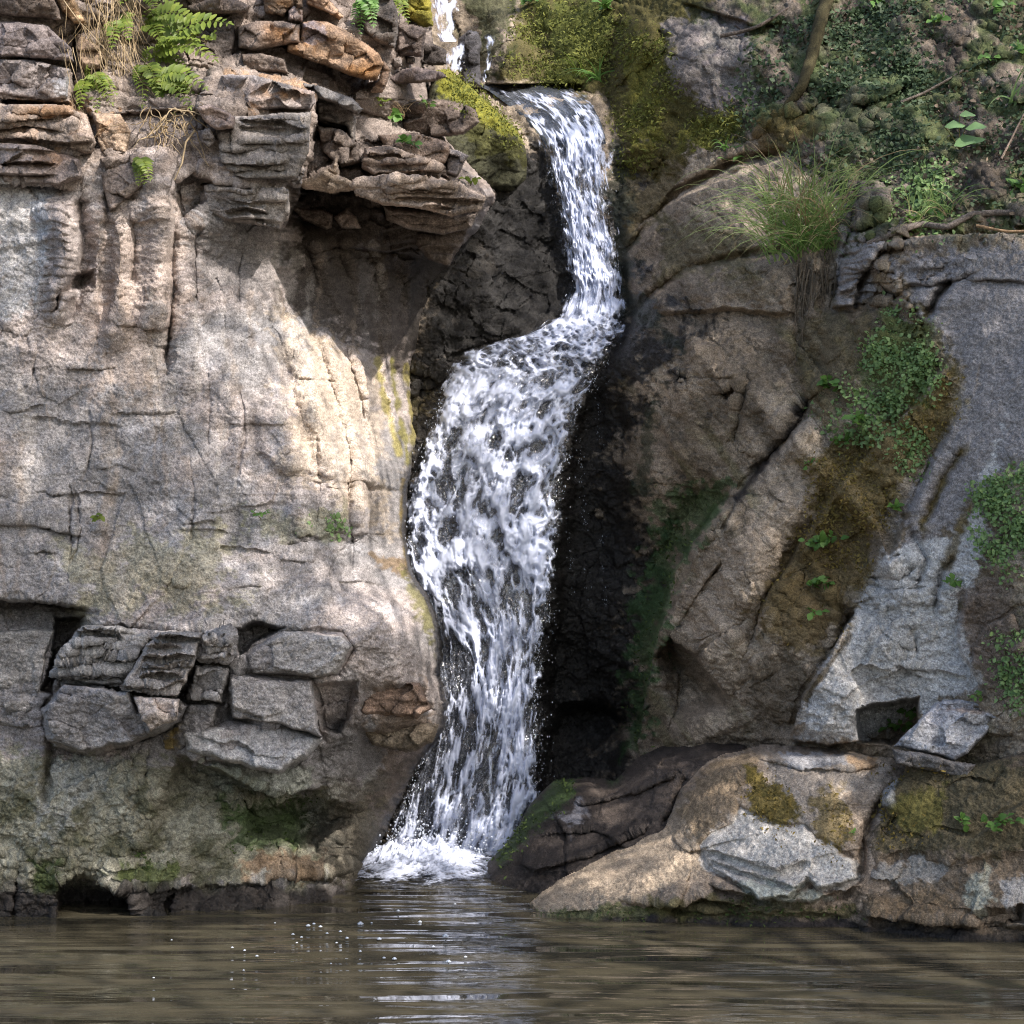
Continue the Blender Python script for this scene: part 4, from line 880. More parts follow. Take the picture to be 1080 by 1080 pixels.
# ================================================================ water
def foam_material():
    m, nt, b = new_mat('white_water')
    Lk = nt.links.new
    a = N(nt, 'ShaderNodeAttribute', attribute_name='foam')
    g = N(nt, 'ShaderNodeNewGeometry')
    n = N(nt, 'ShaderNodeTexNoise', _in={'Scale': 90.0, 'Detail': 3.0}); Lk(g.outputs['Position'], n.inputs['Vector'])
    mr = N(nt, 'ShaderNodeMapRange', _in={1: .3, 2: .7, 3: -.08, 4: .08}); Lk(n.outputs['Fac'], mr.inputs[0])
    ad = N(nt, 'ShaderNodeMath', operation='ADD'); Lk(a.outputs['Fac'], ad.inputs[0]); Lk(mr.outputs[0], ad.inputs[1])
    r = N(nt, 'ShaderNodeMapRange', interpolation_type='SMOOTHSTEP', _in={1: .16, 2: .80, 3: 0., 4: 1.}); Lk(ad.outputs[0], r.inputs[0])
    b.inputs['Base Color'].default_value = (.60, .65, .80, 1); b.inputs['Roughness'].default_value = .25
    b.inputs['Specular IOR Level'].default_value = .5
    b.inputs['Subsurface Weight'].default_value = 0
    tr = N(nt, 'ShaderNodeBsdfTransparent'); gl = N(nt, 'ShaderNodeBsdfGlossy', _in={'Roughness': .08, 'Color': (1, 1, 1, 1)})
    thin = N(nt, 'ShaderNodeMixShader', _in={0: .035}); Lk(tr.outputs[0], thin.inputs[1]); Lk(gl.outputs[0], thin.inputs[2])
    mx = N(nt, 'ShaderNodeMixShader'); Lk(r.outputs[0], mx.inputs[0]); Lk(thin.outputs[0], mx.inputs[1]); Lk(b.outputs[0], mx.inputs[2])
    Lk(mx.outputs[0], nt.nodes['Material Output'].inputs['Surface'])
    return m


FOAM = foam_material()


def drop_material():
    m, nt, b = new_mat('water_drops')
    b.inputs['Base Color'].default_value = (.45, .49, .56, 1); b.inputs['Roughness'].default_value = .15
    return m


DROP = drop_material()


def fall_sheet(rows, name, dens, seed=0., step=1.1, lift=.05, off=0.0, cell=(8., 26.)):
    """A falling sheet: rows (height, left, right, distance); dens(s01, t01) gives how white it is."""
    A = np.array(rows, float)
    # distance along the flow
    cx = (A[:, 1] + A[:, 2]) / 2
    seg = np.hypot(np.diff(cx), np.diff(A[:, 0])); S = np.concatenate([[0], np.cumsum(seg)])
    ns = int(S[-1] / step); ss = np.linspace(0, S[-1], ns)
    wmax = (A[:, 2] - A[:, 1]).max() + 12; ntt = int(wmax / step); tt = np.linspace(-.06, 1.06, ntt)
    v = np.interp(ss, S, A[:, 0])[:, None]; l = np.interp(ss, S, A[:, 1])[:, None]; r = np.interp(ss, S, A[:, 2])[:, None]; d = np.interp(ss, S, A[:, 3])[:, None]
    # smooth the outline
    k = np.hanning(31); k /= k.sum()
    sm1 = lambda a: np.convolve(np.pad(a[:, 0], 15, 'edge'), k, 'valid')[:, None]
    if ns > 60: l, r, d = sm1(l), sm1(r), sm1(d)
    T_, S_ = np.meshgrid(tt, ss)
    W_ = (r - l)
    U_ = l + T_ * W_; V_ = v + 0 * T_
    # keep the strands continuous: the cross position is measured in px from the centre line
    X = (T_ - .5) * (.35 * W_ + .65 * W_.mean())
    a = fbm(X / cell[0] + (fbm(X / 40, S_ / 70, seed + 3.3, 2) - .5) * 5, S_ / cell[1], seed + .5, 4, .6)
    b = ridged(X / (cell[0] * 1.7), S_ / (cell[1] * 1.3), seed + 5.5, 3)
    c = fbm(X / 3.2, S_ / 7.5, seed + 8.5, 3, .6)
    e = fbm(X / 30, S_ / 60, seed + 11.5, 2)
    V0 = rows[0][0]
    SS = np.cumsum(1 / np.interp(ss, np.interp([150, 420, 560, 700, 900], A[:, 0], S), [24, 24, 30, 52, 60]))[:, None] * step + 0 * T_
    XX = X / np.interp(S_, np.interp([150, 420, 600, 760], A[:, 0], S), [13, 17, 14, 9])
    g = ridged(XX + a * .8, SS, seed + 21.5, 3, .6)
    f = .5 + (a - .5) * 1.3 + (g - .58) * 2.9 + (c - .5) * .8 + (e - .5) * .7
    iso = sm(V_, 322, 340) * sm(415 - V_, 0, 36)           # churned where the water lands on the step
    f2 = .5 + (ridged(U_ / 15, V_ / 11, seed + 41.5, 3, .6) - .58) * 2.6 + (fbm(U_ / 5, V_ / 5, seed + 44.5, 3) - .5) * 1.4
    f = f + (f2 - f) * iso
    ed = np.minimum(T_, 1 - T_) * W_
    en = (fbm(S_ / 14, X / 50, seed + 2.2, 3) - .5) * (22 + 16 * iso) + (c - .5) * 14
    edge_ = sm(ed + en, -2, 11)
    dn = dens(S_ / S[-1], T_, U_, V_)                    # share of the sheet that is white
    rank = np.empty(f.size, f32); rank[np.argsort(f.ravel())] = np.linspace(0, 1, f.size); rank = rank.reshape(f.shape)
    foam = np.clip(.5 + (rank - (1 - dn)) * 1.15, .23, 1.1) * edge_
    foam *= sm(S_, 0, 10)
    D_ = d + off - lift * 1.3 * rank * edge_ - .05 * np.sin(np.clip(T_, 0, 1) * np.pi)
    x, y, z = place(U_, V_, D_)
    P = np.stack([x, y, z], -1)
    h, q = P.shape[:2]
    idx = np.arange(h * q).reshape(h, q)
    F = np.stack([idx[:-1, :-1], idx[1:, :-1], idx[1:, 1:], idx[:-1, 1:]], -1).reshape(-1, 4)
    keep = (foam.ravel()[F].max(1) > .12)
    F = F[keep]
    used = np.unique(F); re = -np.ones(h * q, np.int64); re[used] = np.arange(len(used))
    return P.reshape(-1, 3)[used], re[F], foam.reshape(-1)[used]


def tri_join(parts):
    vs, fs, at_, n = [], [], [], 0
    for p, f, a in parts:
        vs.append(p); fs.append(f + n); at_.append(a); n += len(p)
    return np.concatenate(vs), np.concatenate(fs), np.concatenate(at_)


def dens_main(s, t, u, v):
    d = np.interp(v, [90, 120, 140, 160, 250, 300, 320, 350, 380, 450, 560, 620, 700, 760, 840, 905], [.20, .34, .62, .72, .68, .66, .78, .74, .65, .60, .56, .52, .47, .44, .42, .66])
    d = d - .26 * sm(v, 600, 680) * sm(.34 - t, -.06, .12)          # thin on the left of the plunge
    d = d + .10 * sm(v, 600, 700) * sm(t, .3, .5) * sm(1 - t, .05, .2)
    d = d - .12 * sm(v, 150, 200) * sm(260 - v, 0, 40) * sm(t - .75, -.1, .15)
    return d


def dens_back(s, t, u, v):
    return dens_main(s, t, u, v) - .26 - .06 * sm(v, 520, 680)


fa = fall_sheet(FALL, 'a', dens_main, 1.0)
fb = fall_sheet([(r[0], r[1] - 3, r[2] + 4, r[3] + .05) for r in FALL], 'b', dens_back, 31.0, lift=.03)
pv, pf, pa = tri_join([fa, fb])
wf = tag(mesh_from('waterfall', pv, pf, FOAM), 'white waterfall pouring down the dark chute between the two cliffs into the pool', 'waterfall')
attr(wf, 'foam', pa)

# the smooth dark tongue of water above the lip, and the narrow stream higher up
def dens_thin(s, t, u, v): return .5 + 0 * s
def dens_strong(s, t, u, v): return .66 + 0 * s


up1 = fall_sheet([(-20, 450, 486, 13.0), (0, 452, 484, 12.95), (20, 454, 481, 12.9), (36, 458, 476, 12.85), (44, 462, 482, 12.8)], 'c', dens_strong, 4.0, lift=.02, step=.7)
up2 = fall_sheet([(40, 466, 498, 12.9), (52, 468, 494, 12.85), (62, 468, 490, 12.8), (76, 468, 486, 12.75)], 'd', dens_strong, 6.0, lift=.02, step=.7)
up3 = fall_sheet([(34, 505, 524, 13.5), (44, 511, 524, 13.4), (60, 510, 521, 13.3), (76, 508, 518, 13.25), (92, 506, 516, 13.2)], 'e', dens_thin, 8.0, lift=.015, step=.7)
for (pv, pf, pa), lb in ((up1, 'narrow white chute of water at the top edge between the two cliffs'), (up2, 'short spill of white water left of the dark stream boulder'), (up3, 'thin trickle of water right of the dark stream boulder')):
    us = tag(mesh_from('cascade', pv, pf, FOAM), lb, 'waterfall'); attr(us, 'foam', pa)


def clear_water(name, base, rough, bump, sc, dist):
    m, nt, b = new_mat(name)
    Lk = nt.links.new
    g = N(nt, 'ShaderNodeNewGeometry'); mp = N(nt, 'ShaderNodeMapping'); mp.inputs['Scale'].default_value = sc
    Lk(g.outputs['Position'], mp.inputs['Vector'])
    n1 = N(nt, 'ShaderNodeTexNoise', _in={'Scale': 1.0, 'Detail': 1.5, 'Roughness': .45, 'Distortion': .5}); Lk(mp.outputs[0], n1.inputs['Vector'])
    n2 = N(nt, 'ShaderNodeTexNoise', _in={'Scale': 3.1, 'Detail': 2.0}); Lk(mp.outputs[0], n2.inputs['Vector'])
    ml = N(nt, 'ShaderNodeMath', operation='MULTIPLY', _in={1: .12}); Lk(n2.outputs['Fac'], ml.inputs[0])
    ad = N(nt, 'ShaderNodeMath', operation='ADD'); Lk(n1.outputs['Fac'], ad.inputs[0]); Lk(ml.outputs[0], ad.inputs[1])
    bp = N(nt, 'ShaderNodeBump', _in={'Strength': bump, 'Distance': dist}); Lk(ad.outputs[0], bp.inputs['Height']); Lk(bp.outputs[0], b.inputs['Normal'])
    b.inputs['Base Color'].default_value = (*base, 1); b.inputs['Roughness'].default_value = rough; b.inputs['IOR'].default_value = 1.33
    return m


POOLM = clear_water('pool_water', (.058, .051, .034), .02, 1.0, (.7, 3.9, 1), .075)
STREAMM = clear_water('stream_water', (.05, .055, .06), .06, 1.0, (9, 9, 9), .03)
# gently waved surface
gx = np.linspace(-9, 9, 120); gy = np.linspace(-14, 4, 400)
GX, GY = np.meshgrid(gx, gy)
GZ = (fbm(GX * 1.3, GY * 5, 3.0, 2) - .5) * .012
idx = np.arange(GX.size).reshape(GX.shape)
F = np.stack([idx[:-1, :-1], idx[:-1, 1:], idx[1:, 1:], idx[1:, :-1]], -1).reshape(-1, 4)
tag(mesh_from('water', np.stack([GX, GY, GZ], -1).reshape(-1, 3), F, POOLM), 'murky brown pool with low ripples', None, None, 'structure')
# tongue above the lip
rows = [(88, 500, 600, 13.15), (96, 516, 606, 13.0), (108, 532, 622, 12.78), (124, 553, 632, 12.55), (142, 568, 638, 12.38), (152, 575, 639, 12.3)]
A_ = np.array(rows); vv = np.linspace(88, 152, 60)[:, None]; t_ = np.linspace(0, 1, 80)[None]
l_ = np.interp(vv, A_[:, 0], A_[:, 1]); r_ = np.interp(vv, A_[:, 0], A_[:, 2]); d_ = np.interp(vv, A_[:, 0], A_[:, 3])
u_ = l_ + t_ * (r_ - l_); v_ = vv + 0 * t_
d_ = d_ + 0 * t_ + .04 - .05 * np.sin(np.pi * t_) - (fbm(u_ / 7, v_ / 6, 2.2, 3) - .5) * .10
x, y, z = place(u_, v_, d_)
idx = np.arange(x.size).reshape(x.shape)
F = np.stack([idx[:-1, :-1], idx[1:, :-1], idx[1:, 1:], idx[:-1, 1:]], -1).reshape(-1, 4)
tag(mesh_from('stream', np.stack([x, y, z], -1).reshape(-1, 3), F, STREAMM), 'smooth stream sliding over the lip', None, None, 'structure')

# ---- boiling foam where the falls meet the pool
def wat_y(v): return 1.6 * FOC / (v - HV) + CAM_Y


fx = np.arange(-1.1, .15, .005); fy = np.arange(.2, 2.1, .006)
FX, FY = np.meshgrid(fx, fy)
uu = FX / (FY - CAM_Y) * FOC + CU
cxl = -.47
rr = (fbm(FX * 6, FY * 4, 9.0, 3) - .5) * .55 + np.sqrt(((FX - cxl) / .36) ** 2 + ((FY - 1.42) / .52) ** 2)
n = fbm(FX * 16, FY * 16, 2.0, 4, .6); n2_ = ridged(FX * 34, FY * 26, 4.0, 3)
hgt = .12 * np.exp(-(rr / .75) ** 2) * (.1 + n * 1.2 + (n2_ - .5) * .7)
foam = .95 - .62 * rr + (n - .5) * 1.3 + (n2_ - .55) * 1.0
foam *= sm(2.1 - rr, 0, .9) * sm(FX, -.98, -.9)
idx = np.arange(FX.size).reshape(FX.shape)
F = np.stack([idx[:-1, :-1], idx[:-1, 1:], idx[1:, 1:], idx[1:, :-1]], -1).reshape(-1, 4)
keep = foam.ravel()[F].max(1) > .14
F = F[keep]; used = np.unique(F); re = -np.ones(FX.size, np.int64); re[used] = np.arange(len(used))
fo = tag(mesh_from('foam', np.stack([FX, FY, .012 + np.maximum(hgt, 0)], -1).reshape(-1, 3)[used], re[F], FOAM), 'boiling white foam at the foot of the falls', None, None, 'stuff')
attr(fo, 'foam', foam.ravel()[used])

# ---- drops thrown off the falls
ICO_V = None
def blobs(cs, rs, st):
    """Many small drops: centres, radii, stretch along z."""
    t = (1 + 5 ** .5) / 2
    v = np.array([(-1, t, 0), (1, t, 0), (-1, -t, 0), (1, -t, 0), (0, -1, t), (0, 1, t), (0, -1, -t), (0, 1, -t), (t, 0, -1), (t, 0, 1), (-t, 0, -1), (-t, 0, 1)]) / 1.902
    f = np.array([(0, 11, 5), (0, 5, 1), (0, 1, 7), (0, 7, 10), (0, 10, 11), (1, 5, 9), (5, 11, 4), (11, 10, 2), (10, 7, 6), (7, 1, 8), (3, 9, 4), (3, 4, 2), (3, 2, 6), (3, 6, 8), (3, 8, 9), (4, 9, 5), (2, 4, 11), (6, 2, 10), (8, 6, 7), (9, 8, 1)])
    cs = np.asarray(cs); rs = np.asarray(rs); st = np.asarray(st)
    V_ = v[None] * rs[:, None, None] * np.stack([np.ones_like(st), np.ones_like(st), st], -1)[:, None, :] + cs[:, None, :]
    F_ = f[None] + (np.arange(len(cs)) * 12)[:, None, None]
    return V_.reshape(-1, 3), F_.reshape(-1, 3)


cs, rs, st = [], [], []
for _ in range(1600):
    v = rng.choice([rng.uniform(150, 900), rng.uniform(380, 900), rng.uniform(620, 900)])
    l, r, d = (np.interp(v, FA[:, 0], FA[:, i]) for i in (1, 2, 3))
    t = rng.random()
    if rng.random() < .6:
        u = (l - abs(rng.normal(0, 5)) + 8) if rng.random() < .5 else (r + abs(rng.normal(0, 9)) - 6)
    else:
        u = l + t * (r - l)
    cs.append(place(u, v, d - .07 - abs(rng.normal(0, .05)))); rs.append(rng.uniform(.0010, .0030)); st.append(rng.uniform(1., 2.8))
for _ in range(700):
    a, q = rng.uniform(0, 6.28), abs(rng.normal(0, .34)); cs.append((cxl + math.cos(a) * q, 1.55 + math.sin(a) * q * .6, abs(rng.normal(0, .09)) + .03)); rs.append(rng.uniform(.002, .007)); st.append(rng.uniform(.9, 1.4))
for u0, v0, v1 in ((606, 400, 500), (612, 470, 560), (628, 395, 470), (634, 560, 640), (600, 560, 660), (640, 380, 420), (618, 600, 690)):
    for _ in range(34):
        v = rng.uniform(v0, v1); u = u0 + (v - v0) * .06 + rng.normal(0, 1.6)
        cs.append(place(u, v, zat(u, v) - .03)); rs.append(rng.uniform(.0012, .003)); st.append(rng.uniform(1., 2.5))
v_, f_ = blobs(cs, rs, st)
tag(mesh_from('spray', v_, f_, DROP), 'drops of spray flying off the falls', None, None, 'stuff')

# ---- floating foam bubbles
first = None
for (u, v, px) in [(181, 993, 2), (245, 1001, 4), (258, 1004, 3), (271, 1010, 4), (257, 1025, 3), (309, 987, 4), (318, 990, 3), (325, 978, 4), (331, 976, 3), (338, 979, 4), (345, 986, 3), (313, 996, 3), (355, 996, 3), (359, 984, 3), (380, 976, 6), (366, 991, 3), (380, 1005, 4), (400, 992, 5), (392, 975, 3), (405, 1012, 4), (416, 1013, 4), (470, 989, 6), (457, 1000, 3), (473, 1016, 5), (491, 1011, 3), (443, 974, 4), (420, 962, 3), (480, 955, 3), (349, 1018, 2), (290, 975, 2), (162, 1033, 2), (436, 985, 2), (500, 975, 2)]:
    d = 1.6 * FOC / (v - HV); r = px / FOC * d * rng.uniform(.28, .5)
    if first is None:
        k = []
        cl = [(0, 0, .3, 1.0)] + [(math.cos(a) * .8, math.sin(a) * .8, .1, .6) for a in (.4, 1.7, 2.9, 4.0, 5.3)]
        vv_, ff_ = blobs([c[:3] for c in cl], [c[3] for c in cl], [.8] * 6)
        first = mesh_from('foam_bubble', vv_, ff_, DROP); o = first
    else:
        o = first.copy(); COL.objects.link(o)
    o.location = (*place(u, v, d)[:2], .006); o.scale = (r, r, r); o.rotation_euler = (0, 0, rng.uniform(0, 6))
    tag(o, 'small white clump of foam bubbles floating on the dark pool', 'foam', 'foam bubbles drifting on the pool')
# ================================================================ plants
FERN = leaf_material('fern_leaf', (.10, .16, .025), (.24, .30, .05), .5, .4)
HERB = leaf_material('herb_leaf', (.075, .17, .035), (.16, .30, .07), .45, .35)
GRASS = leaf_material('grass_blade', (.17, .29, .075), (.34, .43, .16), .5, .3)
STRAW = leaf_material('dry_straw', (.30, .21, .11), (.50, .39, .24), .7, .2)
COVER = leaf_material('creeping_leaf', (.15, .25, .085), (.27, .40, .16), .5, .3)
DULL = leaf_material('dull_creeper_leaf', (.05, .085, .04), (.10, .15, .075), .55, .3)
LITTER = leaf_material('dead_leaf', (.12, .09, .07), (.26, .20, .15), .8, .1)
BROAD = leaf_material('broad_leaf', (.15, .26, .11), (.22, .36, .16), .45, .35)
STEM = leaf_material('stem', (.12, .12, .04), (.20, .16, .07), .6, 0)
BARK = rock_material('root_bark', .9, .6)


def V3(*a): return np.array(a, float)
def unit(a): return np.asarray(a, float) / (np.linalg.norm(a) + 1e-9)
def at(u, v, off=0.0): return V3(*place(u, v, zat(u, v) - off))
def px(u, v): return zat(u, v) / FOC


class MB:
    def __init__(s): s.v = []; s.f = []

    def leaf(s, p, d, n, ln, wd, droop=.25, notch=0.):
        d = unit(d); side = unit(np.cross(d, n)); nn = np.cross(side, d); k = len(s.v)
        m = p + d * ln * .5
        s.v += [p, m + side * wd * .5 + nn * wd * .10, m - nn * wd * .05, m - side * wd * .5 + nn * wd * .10, p + d * ln - nn * ln * droop, p + d * ln * .82 + side * wd * .3 - nn * ln * droop * .55, p + d * ln * .82 - side * wd * .3 - nn * ln * droop * .55, p + d * ln * .18 + side * wd * .32, p + d * ln * .18 - side * wd * .32]
        s.f += [(k, k + 7, k + 1, k + 2), (k, k + 2, k + 3, k + 8), (k + 2, k + 1, k + 5, k + 4), (k + 2, k + 4, k + 6, k + 3)]

    def ribbon(s, pts, w0, w1, n=(0, -1, .3)):
        k = len(s.v); m = len(pts)
        for i, p in enumerate(pts):
            d = unit(pts[min(i + 1, m - 1)] - pts[max(i - 1, 0)]); sd_ = unit(np.cross(d, n)); t = i / (m - 1)
            ww = (w0 + (w1 - w0) * t) * (1 - t ** 4 * .8)
            s.v += [p + sd_ * ww * .5, p - sd_ * ww * .5]
        s.f += [(k + 2 * i, k + 2 * i + 1, k + 2 * i + 3, k + 2 * i + 2) for i in range(m - 1)]

    def tube(s, pts, r0, r1, sides=6, wob=0.):
        k = len(s.v); m = len(pts)
        for i, p in enumerate(pts):
            d = unit(pts[min(i + 1, m - 1)] - pts[max(i - 1, 0)])
            a = unit(np.cross(d, (.3, -1, .2))); b = np.cross(d, a); r = r0 + (r1 - r0) * i / (m - 1)
            for j in range(sides):
                th = 6.2832 * j / sides; rr = r * (1 + wob * (random.random() - .5))
                s.v.append(p + (a * math.cos(th) + b * math.sin(th)) * rr)
        for i in range(m - 1):
            for j in range(sides):
                s.f.append((k + i * sides + j, k + i * sides + (j + 1) % sides, k + (i + 1) * sides + (j + 1) % sides, k + (i + 1) * sides + j))

    def obj(s, name, mat, parent=None, smooth=True):
        if parent is not None:
            return child(name, s.v, s.f, mat, parent, smooth)
        o_ = np.mean(s.v, 0)
        return mesh_from(name, s.v, s.f, mat, smooth, None, o_)


def rv(k=1.): return V3(random.gauss(0, k), random.gauss(0, k), random.gauss(0, k))


def tube_obj(name, pts, r0, r1, tint, label, cat, wob=.3, sides=10, group=None, mat=None):
    P = np.array(pts); t = np.linspace(0, 1, len(P)); tt = np.linspace(0, 1, len(P) * 8)
    Q = np.stack([np.interp(tt, t, P[:, i]) for i in range(3)], -1)
    for _ in range(3): Q[1:-1] = (Q[:-2] + 2 * Q[1:-1] + Q[2:]) / 4
    m = MB(); m.tube(list(Q), r0, r1, sides, wob)
    o = m.obj(name, mat or BARK)
    nv = len(m.v); c = np.array(tint)[None] * (.7 + .6 * rng.random((nv, 1))); attr(o, 'tint', c, 'FLOAT_COLOR'); attr(o, 'dry', np.ones(nv))
    return tag(o, label, cat, group)


def curve(p0, p1, sag, n=7):
    return [p0 + (p1 - p0) * t + V3(0, 0, 1) * sag * math.sin(math.pi * t) for t in np.linspace(0, 1, n)]


def fern(base, tips, label, mat=FERN, group='ferns growing on the cliffs', size=1., off=.05):
    b = at(*base, off); sc = px(*base) * size
    t = empty('fern', b, label, 'fern', group)
    for (u, v) in tips:
        d0 = zat(*base) - off
        e = V3(*place(u, v, d0 - random.uniform(.03, .22)))
        L_ = np.linalg.norm(e - b)
        c = curve(b, e, L_ * .16, 14)
        m = MB(); m.ribbon(c, .005, .002)
        n = unit(V3(.1, -.8, .6) + rv(.15))
        for i in range(2, 14):
            k = i / 13; d = unit(c[i] - c[i - 1]); sd_ = unit(np.cross(d, n))
            ln = L_ * .22 * (math.sin(min(k * 1.25 + .18, 1.0) * math.pi * .5)) * (1.12 - k) * 1.3 + .008
            for sg in (-1, 1):
                m.leaf(c[i] + rv(.001), sd_ * sg + d * .45 + rv(.08), n + rv(.2), ln, ln * .42, .15)
        m.leaf(c[-1], unit(c[-1] - c[-2]), n, L_ * .08, L_ * .03)
        m.obj('frond', mat, t)
    return t


def herb(base, n, spread, leaf, label, mat=HERB, cat='plant', name='leafy_herb', up=.5, group='small leafy herbs on the rocks'):
    """Stems with pairs of leaves, n leaves in a clump spread px wide, leaf px long."""
    n = int(n * 1.8); leaf = leaf * .8
    b = at(*base, .015); s = px(*base)
    t = empty(name, b, label, cat, group)
    ms, ml = MB(), MB()
    nst = max(3, n // 4)
    for i in range(nst):
        e = b + V3(random.uniform(-1, 1) * spread * s, -random.uniform(.03, .12), (random.uniform(-.3, 1) * spread * up) * s)
        c = curve(b + rv(.004), e, .01, 5); ms.tube(c, .0022, .0012, 4)
        for j in range(max(2, n // nst)):
            p = c[random.randint(2, 4)]
            d = V3(random.gauss(0, 1), random.gauss(-.5, .5), random.gauss(.15, .5))
            ln = leaf * s * random.uniform(.7, 1.25)
            ml.leaf(p + rv(.004), d, unit(V3(0, -.6, .8) + rv(.35)), ln, ln * .72, .2)
    ms.obj('stem', STEM, t); ml.obj('foliage', mat, t)
    return t


def grass(base, n, ln, label, mat=GRASS, wide=20, sway=(0, 0), name='grass_tuft', cat='grass', w=.006, group=None, up=1., straw=.0, droop=.16):
    b = at(*base, .03); s = px(*base)
    m = MB(); m2 = MB()
    for i in range(n):
        p = b + V3(random.uniform(-1, 1) * wide * s, random.uniform(-.02, .04), random.uniform(-.6, .6) * wide * s)
        a = random.uniform(-1.0, .85); L_ = ln * s * random.uniform(.55, 1.15)
        d = unit(V3(math.sin(a) + sway[0], -random.uniform(.1, .8), up * (math.cos(a) * .8 + .25) + sway[1]))
        q = [p]
        for k in range(8):
            d = unit(d + V3(0, 0, -droop - .04 * k * random.random())); q.append(q[-1] + d * L_ / 8)
        (m2 if random.random() < straw else m).ribbon(q, w * random.uniform(.7, 1.2), .001, unit(V3(0, -1, .3) + rv(.3)))
    if m2.v:
        t = empty(name, b, label, cat, group); m.obj('green_blades', mat, t); m2.obj('dry_blades', STRAW, t); return t
    return tag(m.obj(name, mat), label, cat, group)


def inside(u, v, poly):
    c = False; n = len(poly)
    for i in range(n):
        (ax, ay), (bx, by) = poly[i], poly[(i + 1) % n]
        if (ay > v) != (by > v) and u < (bx - ax) * (v - ay) / (by - ay) + ax: c = not c
    return c


def cover(name, poly, n, leaf, mat, label, lift=.03, flat=.4, clump=18., w=.75):
    A = np.array(poly); m = MB(); k = 0
    while k < n:
        u, v = random.uniform(A[:, 0].min(), A[:, 0].max()), random.uniform(A[:, 1].min(), A[:, 1].max())
        if not inside(u, v, poly): continue
        if random.random() > float(sm(fbm(np.array([u / clump]), np.array([v / clump]), 2.2 + len(poly), 3)[0], .38, .58)): continue
        k += 1
        u += random.gauss(0, 6); v += random.gauss(0, 6)
        s = px(u, v); ln = leaf * s * random.uniform(.45, 1.55)
        p = at(u, v, random.uniform(.0, lift))
        m.leaf(p, rv(1) + V3(0, -.3, -.1), unit(V3(0, -.7, .6) + rv(flat)), ln, ln * w, .2)
    return tag(m.obj(name, mat), label, None, None, 'stuff')


# ---- upper left: sunlit ferns, straw and roots
m = MB()
for i in range(210):
    u = random.choice([random.uniform(62, 150), random.gauss(120, 16)]); v = random.uniform(-30, 60)
    p = at(u, v, random.uniform(.05, .16)); L_ = random.uniform(.10, .42)
    d = unit(V3(random.gauss(.18, .25), -.2, -1)); q = [p]
    for k in range(6):
        d = unit(d + rv(.13) + V3(0, 0, -.06)); q.append(q[-1] + d * L_ / 6)
    m.ribbon(q, random.uniform(.002, .005), .001, unit(rv() + V3(0, -1, 0)))
tag(m.obj('dry_grass', STRAW), 'curtain of straw coloured dry grass and rootlets hanging down the pale cliff top', 'dry grass')
m = MB()
for i in range(34):
    p = at(random.uniform(150, 205), random.uniform(112, 135), .16); d = unit(V3(random.gauss(.1, .6), -.3, random.gauss(-.6, .4))); q = [p]; L_ = random.uniform(.12, .30)
    for k in range(9):
        d = unit(d + rv(.28) + V3(.02, 0, -.12)); q.append(q[-1] + d * L_ / 9)
    m.tube(q, random.uniform(.002, .005), .001, 4)
for a in ([(205, 138), (196, 150), (192, 172), (184, 190)], [(175, 122), (164, 134), (157, 143)]):
    m.tube([at(u, v, .18) for u, v in a], .006, .003, 5)
tag(m.obj('root_tangle', STRAW), 'tangle of pale bare roots hanging beneath the fern clump', 'roots')
fern((150, 30), [(178, 20), (172, 46), (205, 22), (164, 10), (196, 50)], 'yellow green fern at the back of the sunlit clump on the pale cliff', size=1.)
fern((158, 62), [(226, 62), (208, 42), (240, 24), (200, 74), (186, 40)], 'fern with wide fronds reaching right from the sunlit clump')
fern((160, 84), [(218, 108), (200, 112), (184, 118), (216, 92), (172, 112), (196, 96)], 'bright fern in the middle of the sunlit clump above the root tangle')
fern((152, 70), [(150, 110), (166, 96), (142, 84), (176, 84), (160, 50)], 'small upright fern at the left side of the sunlit clump')
herb((196, 40), 12, 22, 9, 'round leaved yellow green sprigs above the fern clump', FERN)
herb((218, 46), 10, 16, 9, 'round leaved sprig right of the fern clump', FERN)
herb((182, 96), 12, 22, 9, 'bright leaves mixed into the foot of the fern clump', FERN)
fern((92, 84), [(84, 112), (102, 116), (118, 108), (112, 92), (122, 98), (92, 70)], 'pale dusty fern at the foot of the dry grass')
fern((124, 24), [(104, 40), (118, 48), (136, 40), (140, 16)], 'faded fern half hidden in the dry grass')
fern((150, -6), [(180, -4), (128, 2), (190, 10), (164, 12)], 'yellow fern at the top edge over the dry grass')
fern((146, 168), [(142, 180), (152, 192), (158, 188), (146, 194)], 'tiny fern alone in a crack below the root tangle', size=.7)
fern((384, 0), [(372, 24), (380, 34), (394, 26), (398, 10), (378, 12)], 'dark green fern on the tall dark stone', HERB)
fern((414, -6), [(402, 6), (424, 2), (432, -2), (420, 14), (430, 22)], 'light fern between the tall dark stone and the mossy stone')
herb((405, 112), 8, 10, 9, 'pair of yellow leaved sprigs on the ledge beside the flat slab', FERN)
herb((416, 128), 5, 9, 13, 'single blue green leaves on brown stems above the brown brow')
herb((432, 152), 9, 10, 11, 'three leaved herb sprouting from the rough brown stone')
herb((455, 112), 5, 9, 8, 'little sprig lying on top of the dark brown block')
grass((420, 122), 26, 34, 'tuft of reddish dry grass beside the flat dark slab', STRAW, 8, name='dry_grass_tuft', w=.004)
herb((496, 196), 5, 14, 9, 'thin sprig with pale leaves at the tip of the brow', FERN)
herb((102, 548), 7, 7, 8, 'small yellow green sprig growing alone on the smooth pale cliff', FERN)
herb((275, 546), 8, 9, 7, 'faint green sprig on the smooth pale cliff near the chute')
